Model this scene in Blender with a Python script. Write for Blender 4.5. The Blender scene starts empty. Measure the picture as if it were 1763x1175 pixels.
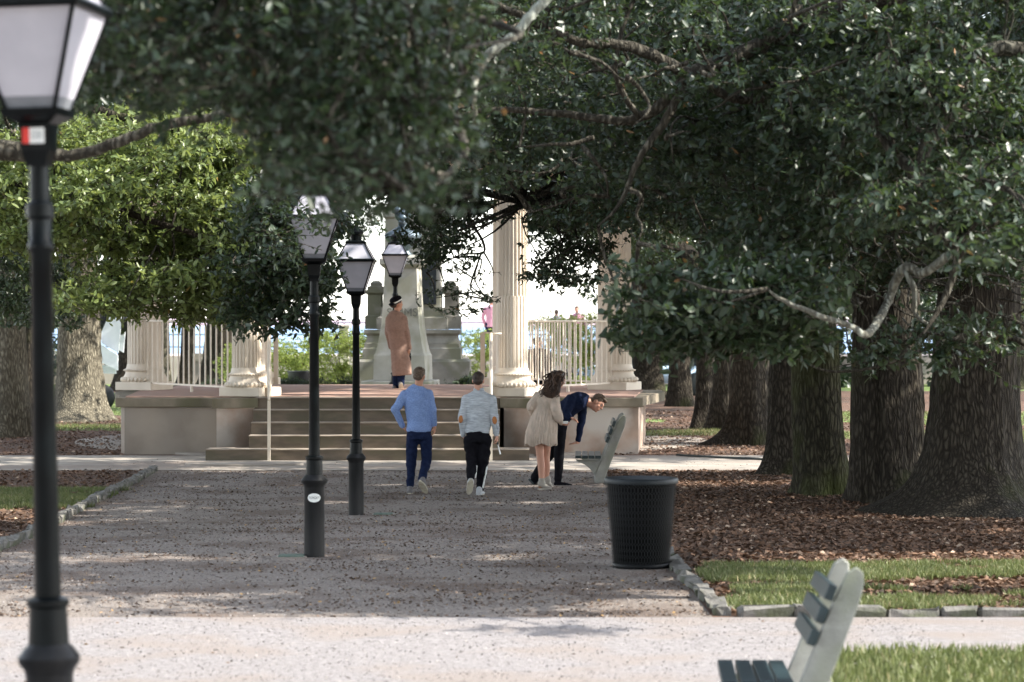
import bpy, bmesh, math, random
import numpy as np
from mathutils import Vector, Matrix
random.seed(7); RNG = np.random.default_rng(11)
S = bpy.context.scene; C = S.collection
R = math.radians

# ------------------------------------------------------------------ camera, sky, sun, exposure
F = 4400.0; HOR = 557.0; CAMZ = 1.95
cd = bpy.data.cameras.new('camera'); cam = bpy.data.objects.new('camera', cd); C.objects.link(cam)
cd.sensor_width = 36; cd.lens = F / 1763 * 36; cd.clip_start = .1; cd.clip_end = 12000
cam.location = (0, 0, CAMZ); cam.rotation_euler = (R(90) - math.atan((587.5 - HOR) / F), 0, 0)
cd.dof.use_dof = True; cd.dof.focus_distance = 30; cd.dof.aperture_fstop = 3.6
S.camera = cam
SUN_EL, SUN_AZ = R(41), R(97)          # azimuth clockwise from +Y
sd = Vector((math.cos(SUN_EL) * math.sin(SUN_AZ), math.cos(SUN_EL) * math.cos(SUN_AZ), math.sin(SUN_EL)))
w = bpy.data.worlds.new('World'); S.world = w; w.use_nodes = True
nt = w.node_tree; bg = nt.nodes['Background']; sky = nt.nodes.new('ShaderNodeTexSky'); sky.sky_type = 'NISHITA'
sky.sun_disc = False; sky.sun_elevation = SUN_EL; sky.sun_rotation = SUN_AZ
sky.air_density = 1.0; sky.dust_density = .6
hs = nt.nodes.new('ShaderNodeHueSaturation'); hs.inputs['Saturation'].default_value = .4; nt.links.new(sky.outputs[0], hs.inputs['Color']); nt.links.new(hs.outputs[0], bg.inputs[0]); bg.inputs[1].default_value = .15
ld = bpy.data.lights.new('sun', 'SUN'); ld.energy = 3.1; ld.angle = R(.5); ld.color = (1, .94, .84)
lo = bpy.data.objects.new('sun', ld); C.objects.link(lo); lo.rotation_euler = (-sd).to_track_quat('-Z', 'Y').to_euler()
S.view_settings.view_transform = 'Standard'; S.view_settings.look = 'None'; S.view_settings.gamma = 1
S.view_settings.exposure = 1.98
S.cycles.max_bounces = 8; S.cycles.transparent_max_bounces = 12; S.cycles.use_denoising = True

# ------------------------------------------------------------------ placing
KY = [-80, 0, 8.6, 21.3, 28.4, 34, 39.5, 42, 60, 4000]
KZ = [.22, .2, .18, 0, -.185, -.2, -.19, -.14, -.12, -.12]
def gz(Y): return float(np.interp(Y, KY, KZ))
def P(x, y, Y): return Vector(((x - 881.5) / F * Y, Y, CAMZ + (HOR - y) / F * Y))
def X_(x, Y): return (x - 881.5) / F * Y
def Z_(y, Y): return CAMZ + (HOR - y) / F * Y
def GY(y):
    a, b = 5.0, 400.0
    for _ in range(50):
        m = (a + b) / 2
        if HOR + (CAMZ - gz(m)) * F / m > y: a = m
        else: b = m
    return a

# ------------------------------------------------------------------ materials
MATS = {}
def mat(name, col, rough=.7, col2=None, scale=5, bump=0, bscale=40, metal=0, spec=.5, stretch=(1, 1, 1), contrast=.5, coords='Object', detail=6, col3=None, s3=.7, bdist=.01):
    if name in MATS: return MATS[name]
    m = bpy.data.materials.new(name); m.use_nodes = True; n = m.node_tree; N = n.nodes; L = n.links
    b = N['Principled BSDF']; b.inputs['Roughness'].default_value = rough; b.inputs['Metallic'].default_value = metal
    b.inputs['Specular IOR Level'].default_value = spec
    b.inputs['Base Color'].default_value = (*col, 1)
    tc = N.new('ShaderNodeTexCoord'); mp = N.new('ShaderNodeMapping'); mp.inputs['Scale'].default_value = stretch
    L.new(tc.outputs[coords], mp.inputs[0])
    if col2:
        no = N.new('ShaderNodeTexNoise'); no.inputs['Scale'].default_value = scale; no.inputs['Detail'].default_value = detail
        L.new(mp.outputs[0], no.inputs[0])
        r = N.new('ShaderNodeValToRGB'); r.color_ramp.elements[0].position = .5 - contrast / 2 * .6; r.color_ramp.elements[1].position = .5 + contrast / 2 * .6
        r.color_ramp.elements[0].color = (*col, 1); r.color_ramp.elements[1].color = (*col2, 1)
        L.new(no.outputs[0], r.inputs[0]); out = r.outputs[0]
        if col3:
            n3 = N.new('ShaderNodeTexNoise'); n3.inputs['Scale'].default_value = s3; n3.inputs['Detail'].default_value = 8
            L.new(mp.outputs[0], n3.inputs[0]); r3 = N.new('ShaderNodeValToRGB')
            r3.color_ramp.elements[0].position = .48; r3.color_ramp.elements[1].position = .62
            L.new(n3.outputs[0], r3.inputs[0]); mx = N.new('ShaderNodeMix'); mx.data_type = 'RGBA'
            L.new(r3.outputs[0], mx.inputs['Factor']); L.new(out, mx.inputs[6]); mx.inputs[7].default_value = (*col3, 1)
            out = mx.outputs[2]
        L.new(out, b.inputs['Base Color'])
    if bump:
        nb = N.new('ShaderNodeTexNoise'); nb.inputs['Scale'].default_value = bscale; nb.inputs['Detail'].default_value = 8
        nb.inputs['Roughness'].default_value = .65
        L.new(mp.outputs[0], nb.inputs[0]); bp = N.new('ShaderNodeBump'); bp.inputs['Strength'].default_value = bump; bp.inputs['Distance'].default_value = bdist
        L.new(nb.outputs[0], bp.inputs['Height']); L.new(bp.outputs[0], b.inputs['Normal'])
    MATS[name] = m; return m

def leaf_mat(name, c1, c2, c3, trans, tcol, rough=.38):
    m = bpy.data.materials.new(name); m.use_nodes = True; n = m.node_tree; N = n.nodes; L = n.links
    b = N['Principled BSDF']; b.inputs['Roughness'].default_value = rough; b.inputs['Specular IOR Level'].default_value = .55 if 'oak' in name else .35
    at = N.new('ShaderNodeAttribute'); at.attribute_name = 'tint'
    r = N.new('ShaderNodeValToRGB'); e = r.color_ramp.elements
    e[0].position = 0; e[0].color = (*c1, 1); e[1].position = .97; e[1].color = (*c2, 1)
    k = e.new(.99); k.color = (*c3, 1)
    L.new(at.outputs['Fac'], r.inputs[0]); L.new(r.outputs[0], b.inputs['Base Color'])
    t = N.new('ShaderNodeBsdfTranslucent'); mixc = N.new('ShaderNodeMix'); mixc.data_type = 'RGBA'; mixc.inputs['Factor'].default_value = .6
    L.new(r.outputs[0], mixc.inputs[6]); mixc.inputs[7].default_value = (*tcol, 1); L.new(mixc.outputs[2], t.inputs[0])
    ms = N.new('ShaderNodeMixShader'); ms.inputs[0].default_value = trans
    L.new(b.outputs[0], ms.inputs[1]); L.new(t.outputs[0], ms.inputs[2]); L.new(ms.outputs[0], N['Material Output'].inputs[0])
    return m
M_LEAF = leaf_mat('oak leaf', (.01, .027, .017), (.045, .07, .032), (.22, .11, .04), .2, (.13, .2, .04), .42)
M_LEAFY = leaf_mat('sunlit oak leaf', (.06, .11, .035), (.27, .325, .115), (.3, .2, .06), .4, (.34, .4, .08), .4)  # lit copy of the oak leaf: sunlight put into the paler colour
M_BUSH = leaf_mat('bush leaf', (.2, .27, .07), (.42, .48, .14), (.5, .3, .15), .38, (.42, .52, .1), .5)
M_GRASS = leaf_mat('grass blade', (.07, .095, .032), (.18, .195, .075), (.36, .3, .17), .2, (.2, .27, .06), .5)
M_LIT = leaf_mat('leaf litter', (.055, .038, .028), (.2, .115, .072), (.4, .3, .22), .05, (.3, .15, .07), .7)
M_DRY = leaf_mat('fallen leaf', (.06, .044, .035), (.17, .12, .09), (.4, .26, .12), .05, (.3, .15, .07), .7)
M_PEB = leaf_mat('gravel stones', (.14, .128, .124), (.31, .29, .28), (.42, .39, .37), 0.0, (.5, .5, .5), .8)
M_MOSS = leaf_mat('spanish moss', (.16, .17, .13), (.3, .31, .24), (.35, .33, .26), .2, (.3, .3, .2), .8)

def bark_mat(name, c1, c2, c3, moss=(.05, .06, .015), moss_lo=.6):
    m = bpy.data.materials.new(name); m.use_nodes = True; n = m.node_tree; N = n.nodes; L = n.links
    b = N['Principled BSDF']; b.inputs['Roughness'].default_value = .9; b.inputs['Specular IOR Level'].default_value = .2
    tc = N.new('ShaderNodeTexCoord'); mp = N.new('ShaderNodeMapping'); mp.inputs['Scale'].default_value = (1, 1, .26)
    L.new(tc.outputs['Object'], mp.inputs[0])
    wn = N.new('ShaderNodeTexNoise'); wn.inputs['Scale'].default_value = 9; wn.inputs['Detail'].default_value = 6; L.new(mp.outputs[0], wn.inputs[0])
    vm = N.new('ShaderNodeVectorMath'); vm.operation = 'MULTIPLY_ADD'; vm.inputs[1].default_value = (.1, .1, .1)
    L.new(wn.outputs['Color'], vm.inputs[0]); L.new(mp.outputs[0], vm.inputs[2])
    vo = N.new('ShaderNodeTexVoronoi'); vo.feature = 'DISTANCE_TO_EDGE'; vo.inputs['Scale'].default_value = 23; L.new(vm.outputs[0], vo.inputs[0])
    rr = N.new('ShaderNodeValToRGB'); rr.color_ramp.elements[1].position = .32; L.new(vo.outputs['Distance'], rr.inputs[0])
    n2 = N.new('ShaderNodeTexNoise'); n2.inputs['Scale'].default_value = 26; n2.inputs['Detail'].default_value = 8; L.new(mp.outputs[0], n2.inputs[0])
    cr = N.new('ShaderNodeValToRGB'); e = cr.color_ramp.elements; e[0].color = (*c1, 1); e[1].color = (*c3, 1); e[0].position = .1; e[1].position = .95
    k = e.new(.5); k.color = (*c2, 1)
    ad = N.new('ShaderNodeMath'); ad.operation = 'MULTIPLY_ADD'; ad.inputs[1].default_value = .5; L.new(rr.outputs[0], ad.inputs[0])
    sc_ = N.new('ShaderNodeMath'); sc_.operation = 'MULTIPLY'; sc_.inputs[1].default_value = .6; L.new(n2.outputs[0], sc_.inputs[0]); L.new(sc_.outputs[0], ad.inputs[2])
    L.new(ad.outputs[0], cr.inputs[0])
    ng = N.new('ShaderNodeTexNoise'); ng.inputs['Scale'].default_value = 1.3; ng.inputs['Detail'].default_value = 6; L.new(tc.outputs['Object'], ng.inputs[0])
    gr = N.new('ShaderNodeValToRGB'); gr.color_ramp.elements[0].position = moss_lo; gr.color_ramp.elements[1].position = moss_lo + .22; gr.color_ramp.elements[1].color = (.75, .75, .75, 1); L.new(ng.outputs[0], gr.inputs[0])
    mx = N.new('ShaderNodeMix'); mx.data_type = 'RGBA'; L.new(gr.outputs[0], mx.inputs['Factor']); L.new(cr.outputs[0], mx.inputs[6]); mx.inputs[7].default_value = (*moss, 1)
    L.new(mx.outputs[2], b.inputs['Base Color'])
    bp = N.new('ShaderNodeBump'); bp.inputs['Strength'].default_value = 1; bp.inputs['Distance'].default_value = .03
    L.new(ad.outputs[0], bp.inputs['Height']); L.new(bp.outputs[0], b.inputs['Normal'])
    return m
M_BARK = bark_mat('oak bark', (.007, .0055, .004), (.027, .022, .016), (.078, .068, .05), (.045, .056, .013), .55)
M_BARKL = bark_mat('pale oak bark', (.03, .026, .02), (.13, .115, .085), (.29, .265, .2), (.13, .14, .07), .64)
M_LIMB = bark_mat('limb bark', (.012, .01, .008), (.045, .04, .03), (.14, .13, .105), (.16, .17, .14), .66)
M_LICH = bark_mat('lichen bark', (.05, .045, .035), (.14, .135, .11), (.34, .35, .3), (.36, .39, .34), .5)

M_STONE = mat('weathered concrete', (.3, .26, .2), .9, (.17, .145, .1), 2.2, .3, 60, stretch=(1, 1, 2), col3=(.12, .115, .06), s3=1.3)
M_COPE = mat('mossy coping', (.24, .2, .15), .9, (.12, .105, .07), 2.5, .3, 60, stretch=(1, 1, .6), col3=(.12, .11, .065), s3=1.2)
M_PINK = mat('pink stucco', (.42, .3, .23), .92, (.25, .195, .155), 1.6, .25, 80, col3=(.5, .45, .4), s3=.9)
M_TREAD = mat('lit tread', (.34, .29, .24), .85, (.24, .2, .16), 4, .2, 80)  # paler than the risers: light on the treads painted into the colour
M_RISER = mat('dark riser', (.18, .14, .105), .9, (.1, .08, .06), 2.5, .3, 70, stretch=(1, 1, 3), col3=(.11, .095, .065), s3=1.6)  # shade on the step fronts put into the darker colour
M_TILE = mat('red brown platform', (.36, .22, .17), .8, (.3, .2, .16), 3, .1, 60)
M_COL = mat('cream painted column', (.72, .64, .53), .6, (.6, .52, .42), 2.0, .08, 90, stretch=(1, 1, .4))
M_RAIL = mat('cream painted rail', (.72, .64, .53), .5, (.64, .56, .46), 6, .02, 90)
M_IRON = mat('black green painted iron', (.002, .003, .0035), .3, (.004, .006, .007), 9, .1, 120, spec=.14)
M_IRONB = mat('dusty base iron', (.003, .004, .005), .36, (.035, .034, .034), 7, .1, 120, spec=.16, stretch=(1, 1, .25), contrast=.9)
M_GLASS = mat('frosted lamp glass', (.5, .49, .54), .25, (.42, .41, .46), 5, 0, spec=.4)
M_GLASSD = mat('grimy lamp glass', (.16, .17, .19), .4, (.22, .23, .25), 12, 0)
M_WHITE = mat('white print', (.78, .79, .76), .5)
M_RED = mat('red print', (.62, .03, .02), .5)
M_INK = mat('black print', (.03, .04, .04), .6)
M_SLAT = mat('dark green painted slat', (.01, .022, .026), .4, (.016, .034, .04), 14, .15, 60, stretch=(1, .2, 1))
M_FRAME = mat('pale green grey concrete', (.36, .36, .33), .9, (.25, .25, .225), 7, .5, 70, col3=(.27, .28, .22), s3=2.5)
M_CAN = mat('black trash can mesh', (.003, .0035, .004), .45, spec=.15)
M_LINER = mat('black liner', (.003, .003, .003), .7, spec=.15)
M_LID = mat('can rim plastic', (.006, .01, .013), .45, spec=.3)
M_MON = mat('pale green granite', (.4, .385, .345), .85, (.3, .295, .25), 2.4, .3, 90, col3=(.27, .265, .2), s3=1.2)
M_MON2 = mat('grey weathered granite', (.24, .23, .2), .88, (.15, .142, .125), 3, .25, 90, col3=(.15, .15, .105), s3=1.5)
M_BRONZE = mat('blue grey bronze', (.06, .09, .1), .4, (.16, .2, .24), 6, .1, 40, metal=.7)
M_LETTER = mat('carved letter', (.14, .14, .12), .9)
M_SKIN = mat('skin', (.56, .29, .2), .55); M_SKIN2 = mat('tan skin', (.5, .25, .16), .55)
M_MULCH = mat('brown mulch', (.085, .052, .038), .95, (.2, .105, .065), 42, 1, 45, col3=(.13, .085, .06), s3=1.1, bdist=.04)
M_DIRT = mat('grassy soil', (.08, .075, .035), .95, (.12, .13, .045), 30, 1, 50, bdist=.03)
M_GRAV = mat('grey gravel', (.3, .26, .23), .95, (.165, .136, .115), 38, 1, 70, col3=(.15, .112, .09), s3=.85, bdist=.02)
M_GRAVW = mat('white crushed gravel', (.36, .335, .335), .95, (.24, .222, .222), 26, 1, 60, bdist=.03, col3=(.3, .26, .24), s3=1.2)
M_CONC = mat('worn concrete path', (.36, .33, .29), .92, (.26, .23, .2), 3, .4, 50, stretch=(.35, 1, 1), col3=(.24, .2, .17), s3=.7)
M_EDGE = mat('edging stone', (.2, .19, .175), .92, (.09, .088, .078), 9, .8, 40, col3=(.085, .095, .05), s3=3, bdist=.02)

# ------------------------------------------------------------------ object helpers
def link(o, parent=None):
    C.objects.link(o)
    if parent: o.parent = parent
    return o
def tag(o, label=None, cat=None, group=None, kind=None):
    if label: o['label'] = label
    if cat: o['category'] = cat
    if group: o['group'] = group
    if kind: o['kind'] = kind
    return o
def thing(name, label, cat, loc=(0, 0, 0), rz=0, group=None):
    o = bpy.data.objects.new(name, None); o.location = loc; o.rotation_euler = (0, 0, rz); o.empty_display_size = .2
    return tag(link(o), label, cat, group)
def obj(name, bm, m, parent=None, smooth=False):
    me = bpy.data.meshes.new(name)
    if isinstance(bm, bmesh.types.BMesh):
        bmesh.ops.recalc_face_normals(bm, faces=bm.faces); bm.to_mesh(me); bm.free()
    else: me = bm
    me.materials.clear()
    for k in (m if isinstance(m, (list, tuple)) else [m]): me.materials.append(k)
    if smooth: me.shade_smooth()
    return link(bpy.data.objects.new(name, me), parent)
def shade_auto(o, ang=40):
    me = o.data; me.shade_smooth()
    try: me.set_sharp_from_angle(angle=R(ang))
    except Exception: pass
    return o
def box(bm, c, s, rz=0, bev=0):
    r = bmesh.ops.create_cube(bm, size=1); vs = r['verts']
    M = Matrix.Translation(Vector(c)) @ Matrix.Rotation(rz, 4, 'Z') @ Matrix.Diagonal((*s, 1))
    for v in vs: v.co = M @ v.co
    if bev:
        es = {e for v in vs for e in v.link_edges}
        bmesh.ops.bevel(bm, geom=list(es), offset=bev, segments=1, affect='EDGES')
def boxm(c, s, rz=0, bev=0):
    bm = bmesh.new(); box(bm, c, s, rz, bev); return bm
def lathe(bm, prof, n=24, c=(0, 0), cap=True, rz=0):
    rings = []
    for r, z in prof: rings.append([bm.verts.new((c[0] + r * math.cos(rz + 2 * math.pi * i / n), c[1] + r * math.sin(rz + 2 * math.pi * i / n), z)) for i in range(n)])
    for a, b in zip(rings, rings[1:]):
        for i in range(n): bm.faces.new((a[i], a[(i + 1) % n], b[(i + 1) % n], b[i]))
    if cap:
        bm.faces.new(rings[0][::-1]); bm.faces.new(rings[-1])
def tube(bm, pts, rad, n=8, cap=True, wob=0):
    pts = [Vector(p) for p in pts]
    if not hasattr(rad, '__len__'): rad = [rad] * len(pts)
    rings = []; up = Vector((0, 0, 1)); prev = None
    for i, p in enumerate(pts):
        t = (pts[min(i + 1, len(pts) - 1)] - pts[max(i - 1, 0)]).normalized()
        if prev is None:
            a = t.cross(up) if abs(t.z) < .95 else t.cross(Vector((1, 0, 0)))
        else: a = prev - t * prev.dot(t)
        a.normalize(); prev = a; b = t.cross(a)
        rings.append([bm.verts.new(p + (a * math.cos(2 * math.pi * k / n) + b * math.sin(2 * math.pi * k / n)) * rad[i] * (1 + wob * (random.random() - .5))) for k in range(n)])
    for A, B in zip(rings, rings[1:]):
        for k in range(n): bm.faces.new((A[k], A[(k + 1) % n], B[(k + 1) % n], B[k]))
    if cap: bm.faces.new(rings[0][::-1]); bm.faces.new(rings[-1])
def prism(bm, poly, z0, z1):
    a = [bm.verts.new((x, y, z0)) for x, y in poly]; b = [bm.verts.new((x, y, z1)) for x, y in poly]
    n = len(poly)
    for i in range(n): bm.faces.new((a[i], a[(i + 1) % n], b[(i + 1) % n], b[i]))
    bm.faces.new(a[::-1]); bm.faces.new(b)
def quadmesh(name, V, Q, tint=None, m=None, parent=None, smooth=False):
    me = bpy.data.meshes.new(name); V = np.asarray(V, np.float32); Q = np.asarray(Q, np.int32); k = Q.shape[1]
    me.vertices.add(len(V)); me.vertices.foreach_set('co', V.ravel()); me.loops.add(Q.size); me.loops.foreach_set('vertex_index', Q.ravel())
    me.polygons.add(len(Q)); me.polygons.foreach_set('loop_start', np.arange(0, Q.size, k, dtype=np.int32))
    me.update(calc_edges=True)
    if tint is not None:
        a = me.attributes.new('tint', 'FLOAT', 'FACE'); a.data.foreach_set('value', np.asarray(tint, np.float32))
    if smooth: me.shade_smooth()
    if m: me.materials.append(m)
    return link(bpy.data.objects.new(name, me), parent)
def spline(pts, n=6):
    out = []; pts = [Vector(p) for p in pts]
    for i in range(len(pts) - 1):
        p0, p1, p2, p3 = pts[max(i - 1, 0)], pts[i], pts[i + 1], pts[min(i + 2, len(pts) - 1)]
        for k in range(n):
            t = k / n
            out.append(.5 * ((2 * p1) + (p2 - p0) * t + (2 * p0 - 5 * p1 + 4 * p2 - p3) * t * t + (3 * p1 - p0 - 3 * p2 + p3) * t ** 3))
    out.append(pts[-1]); return out
def lerps(v, n):
    out = []
    for a, b in zip(v, v[1:]): out += [a + (b - a) * k / n for k in range(n)]
    return out + [v[-1]]
def unit(a): return a / (np.linalg.norm(a, axis=-1, keepdims=True) + 1e-9)
def vnoise(x, y, seed=0, oct=4):
    def h(i, j): 
        v = np.sin(i * 127.1 + j * 311.7 + seed * 74.7) * 43758.5453; return v - np.floor(v)
    s = 0; a = .5; x = np.asarray(x, float); y = np.asarray(y, float)
    for o in range(oct):
        i = np.floor(x); j = np.floor(y); fx = x - i; fy = y - j; fx = fx * fx * (3 - 2 * fx); fy = fy * fy * (3 - 2 * fy)
        s = s + a * (h(i, j) * (1 - fx) * (1 - fy) + h(i + 1, j) * fx * (1 - fy) + h(i, j + 1) * (1 - fx) * fy + h(i + 1, j + 1) * fx * fy)
        a *= .5; x = x * 2.03 + 5.1; y = y * 2.03 + 1.7
    return s / (1 - .5 ** oct)

# ------------------------------------------------------------------ foliage
def leaves(cent, leaf=.075, per=14, L=.32, tint0=0., flat=.55, wide=.42):
    """sprigs of leaves round twigs; returns V, Q(4), tint"""
    n = len(cent)
    d = RNG.normal(size=(n, 3)); d[:, 2] = d[:, 2] * .5 - .25; d = unit(d)
    t = RNG.random((n, per, 1)); ll = L * (.6 + .8 * RNG.random((n, 1, 1)))
    base = cent[:, None, :] + d[:, None, :] * (t - .5) * ll
    ax = unit(RNG.normal(size=(n, per, 3)) + d[:, None, :] * .8 + np.array([0, 0, -.15]))
    nr = RNG.normal(size=(n, per, 3)); nr[..., 2] += flat * 2; nr = unit(nr - ax * (nr * ax).sum(-1, keepdims=True))
    sd_ = np.cross(ax, nr); s = leaf * (.65 + .6 * RNG.random((n, per, 1)))
    wv = wide * .5 * (.8 + .4 * RNG.random((n, per, 1))); up = .06
    v = [base, base + s * (ax * .28 - sd_ * wv + nr * up), base + s * (ax * .72 - sd_ * wv * .85 + nr * up), base + s * ax,
         base + s * (ax * .72 + sd_ * wv * .85 + nr * up), base + s * (ax * .28 + sd_ * wv + nr * up)]
    V = np.stack(v, 2).reshape(-1, 3)
    k = np.arange(n * per)[:, None] * 6
    Q = np.concatenate([k + [0, 1, 2, 3], k + [0, 3, 4, 5]], 1).reshape(-1, 4)
    tn = np.clip(RNG.random((n, 1)) * .45 + RNG.random((n, per)) * .5 + tint0, 0, .955)
    tn = np.where(RNG.random((n, per)) < .004, 1.0, tn)
    T = np.repeat(tn.reshape(-1), 2)
    # twigs
    a = cent - d * ll[:, 0] * .55; b = cent + d * ll[:, 0] * .5
    p = unit(np.cross(d, RNG.normal(size=(n, 3)))); q = np.cross(d, p); r = .0035
    tw = np.stack([a + p * r, a - p * r * .5 + q * r, a - p * r * .5 - q * r, b + p * r * .5, b - p * r * .3 + q * r * .4, b - p * r * .3 - q * r * .4], 1).reshape(-1, 3)
    k = np.arange(n)[:, None] * 6
    TQ = np.concatenate([k + [0, 1, 4, 3], k + [1, 2, 5, 4], k + [2, 0, 3, 5]], 1).reshape(-1, 4)
    return V, Q, T, tw, TQ
def clumps(x0, y0, x1, y1, Y0, Y1, n, k, spread=.35):
    """n sprig centres in k clumps inside a volume seen between two picture corners and two distances"""
    u = RNG.random(k); v = RNG.random(k); Y = Y0 + (Y1 - Y0) * RNG.random(k)
    # fill an uneven rounded region rather than a rectangle
    u = .5 + (u - .5) * (1 - .25 * np.abs(v * 2 - 1) ** 3)
    cx = X_(x0 + (x1 - x0) * u, Y); cz = Z_(y0 + (y1 - y0) * v, Y)
    cc = np.stack([cx, Y, cz], 1)
    idx = RNG.integers(0, k, n); off = unit(RNG.normal(size=(n, 3))) * RNG.random((n, 1)) ** .5 * spread * 1.5 * (.6 + .8 * RNG.random((k, 1)))[idx]
    c = cc[idx] + off * np.array([1.5, 1, .5])
    px = 881.5 + c[:, 0] / c[:, 1] * F; py = HOR - (c[:, 2] - CAMZ) / c[:, 1] * F; e = RNG.random(n) * 16
    rag = 26 * (vnoise(px / 38, py * 0 + Y0, 4, 2) - .5)
    gx = c[:, 0] - sd.x / sd.z * c[:, 2]; gy = c[:, 1] - sd.y / sd.z * c[:, 2]; kill = np.zeros(n, bool)  # thins leaves whose shadows would fall on the sunlit path strips
    for a_, b_, q_ in ((20.7, 21.9, .72), (24.6, 25.1, .5), (30.2, 31.2, .7), (33.4, 34.4, .6)):
        kill |= (gy > a_) & (gy < b_) & (gx > -6.5) & (gx < 2.5) & (RNG.random(n) < q_)
    k_ = ~kill & (py < y1 - 6 + e + rag) & (py > y0 - 30 - e) & (px > x0 - 25 - e) & (px < x1 + 25 + e)
    return cc[(HOR - (cc[:, 2] - CAMZ) / cc[:, 1] * F) < y1 - 12], c[k_]

TREES = {}
class Tree:
    def __init__(s, label, base, group, mleaf=None, mbark=None, name='oak_tree'):
        s.base = Vector(base); s.t = thing(name, label, 'tree', base, 0, group); s.inv = -s.base
        s.cr = []; s.ml = mleaf or M_LEAF; s.mb = mbark or M_BARK; s.pts = []; s.tw = bmesh.new(); s.ntw = 0; s.up = []
    def loc(s, p): return Vector(p) + s.inv
    def trunk(s, r_base, r_mid, h, lean=(0, 0), roots=6, seed=0, res=72, flare=.5):
        n = res; rings = []; bm = bmesh.new(); nz = max(24, int(h * 16))
        ph = [random.random() * 6.28 for _ in range(roots)]
        for j in range(nz + 1):
            z = -.12 + (h + .12) * (j / nz); zz = max(z, 0)
            k = math.exp(-zz / flare); r0 = r_mid + (r_base - r_mid) * k - .02 * zz
            ring = []
            for i in range(n):
                a = 2 * math.pi * i / n
                lob = sum(max(0, math.cos(a - p)) ** 6 for p in ph)
                rr = r0 * (1 + k * .42 * (lob - .6)) * (1 + .05 * math.sin(3 * a + seed + z * .5) + .03 * math.sin(5 * a + seed * 2 - z * .8))
                nn = float(vnoise(a * n / 14.0 / 1.0, z * 2.2 + seed, seed, 3))
                nn = abs(nn - .5) * 2
                rr += .05 * r_mid * (nn - .4) * 1.6
                rr -= (.022 * max(0, float(vnoise(a * n / 4.4, z * 1.1, seed + 9, 2)) - .45) * 4) * min(1, r_mid / .4)
                ring.append(bm.verts.new((rr * math.cos(a) + lean[0] * zz, rr * math.sin(a) + lean[1] * zz, z)))
            rings.append(ring)
        for a, b in zip(rings, rings[1:]):
            for i in range(n): bm.faces.new((a[i], a[(i + 1) % n], b[(i + 1) % n], b[i]))
        bm.faces.new(rings[-1])
        o = obj('trunk', bm, s.mb, s.t, True); s.top = Vector((lean[0] * h, lean[1] * h, h)) + s.base; s.rt = r_mid
        s.pts.append(s.top); return o
    def limb(s, pts, r, n=7, m=None, name='limb', local=False):
        sp = spline(pts, 7); rr = lerps(list(r), 7)
        sp = [p + Vector((random.gauss(0, 1), random.gauss(0, 1), random.gauss(0, 1))) * q * .13 for p, q in zip(sp, rr)]
        bm = bmesh.new(); tube(bm, [s.loc(p) for p in sp], rr, n, True, .12)
        s.pts += sp; return obj(name, bm, m or s.mb, s.t, True)
    def add(s, cc, cs, **kw):
        s.cr.append(leaves(cs, **kw))
        P_ = np.array([tuple(p) for p in s.pts]) if s.pts else None
        for c in cc:
            if P_ is None: break
            dd = np.linalg.norm(P_ - c, axis=1); j = int(np.argmin(dd))
            if dd[j] > 6: continue
            a = Vector(P_[j]); b = Vector(c); mid = (a + b) / 2 + Vector((random.gauss(0, .2), random.gauss(0, .2), random.gauss(.08, .15))) * min(1, dd[j])
            sp = spline([a, mid, b], 4)
            r0 = min(.035, .008 + .01 * dd[j]); tube(s.tw, [s.loc(p) for p in sp], [r0 + (.005 - r0) * k / (len(sp) - 1) for k in range(len(sp))], 5, False)
            s.ntw += 1
            if s.ntw % 6 == 0: P_ = np.vstack([P_, [tuple(p) for p in sp[2:]]])
    def blob(s, x0, y0, x1, y1, Y0, Y1, n, k, spread=.35, **kw):
        cc, cs = clumps(x0, y0, x1, y1, Y0, Y1, n, k, spread); s.add(cc, cs, **kw)
    def upper(s, c, rad, hz, n, leaf=.26):
        """the broad upper crown, above the picture"""
        k = max(14, int(rad * rad * .62)); a = RNG.random(k) * 6.283; q = np.sqrt(RNG.random(k)) * rad
        cc = np.stack([c[0] + q * np.cos(a), c[1] + q * np.sin(a), c[2] + (RNG.random(k) - .5) * hz * 2 * (1 - .7 * (q / rad) ** 2)], 1)
        idx = RNG.integers(0, k, n); p = cc[idx] + RNG.normal(size=(n, 3)) * np.array([.95, .45, .4])
        # unseen crown leaves removed where their shadows would cover the sunlit ground strips
        gx = p[:, 0] - sd.x / sd.z * p[:, 2]; gy = p[:, 1] - sd.y / sd.z * p[:, 2]; kill = np.zeros(n, bool)
        for a_, b_, q_ in ((10, 16.5, .97), (20.7, 21.9, .95), (24.6, 25.1, .7), (27.6, 28.0, .6), (30.2, 31.2, .92), (33.4, 34.4, .9), (36.4, 40.4, .85), (41, 45, .5), (46, 50, .7), (62, 82, .9)):
            wob = (vnoise(gx * .5, gy * 0 + a_, 3, 2) - .5) * .9
            kill |= (gy > a_ + wob) & (gy < b_ + wob * .6) & (RNG.random(n) < q_) & (vnoise(gx * .35, gy * 0 + a_ * 2, 8, 2) > .3)
        p = p[~kill]
        s.cr.append(leaves(p, leaf=leaf, per=6, L=.8, wide=.55))
    def done(s):
        if s.cr:
            off = 0; VV = []; QQ = []; TT = []; W = []; WQ = []; wo = 0
            for V, Q, T, tw, TQ in s.cr:
                VV.append(V); QQ.append(Q + off); TT.append(T); off += len(V); W.append(tw); WQ.append(TQ + wo); wo += len(tw)
            b = np.array(tuple(s.base))
            o = quadmesh('crown', np.concatenate(VV) - b, np.concatenate(QQ), np.concatenate(TT), s.ml, s.t); o['kind'] = 'stuff'
            o2 = quadmesh('twigs', np.concatenate(W) - b, np.concatenate(WQ), None, M_LIMB, s.t); o2['kind'] = 'stuff'
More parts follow.
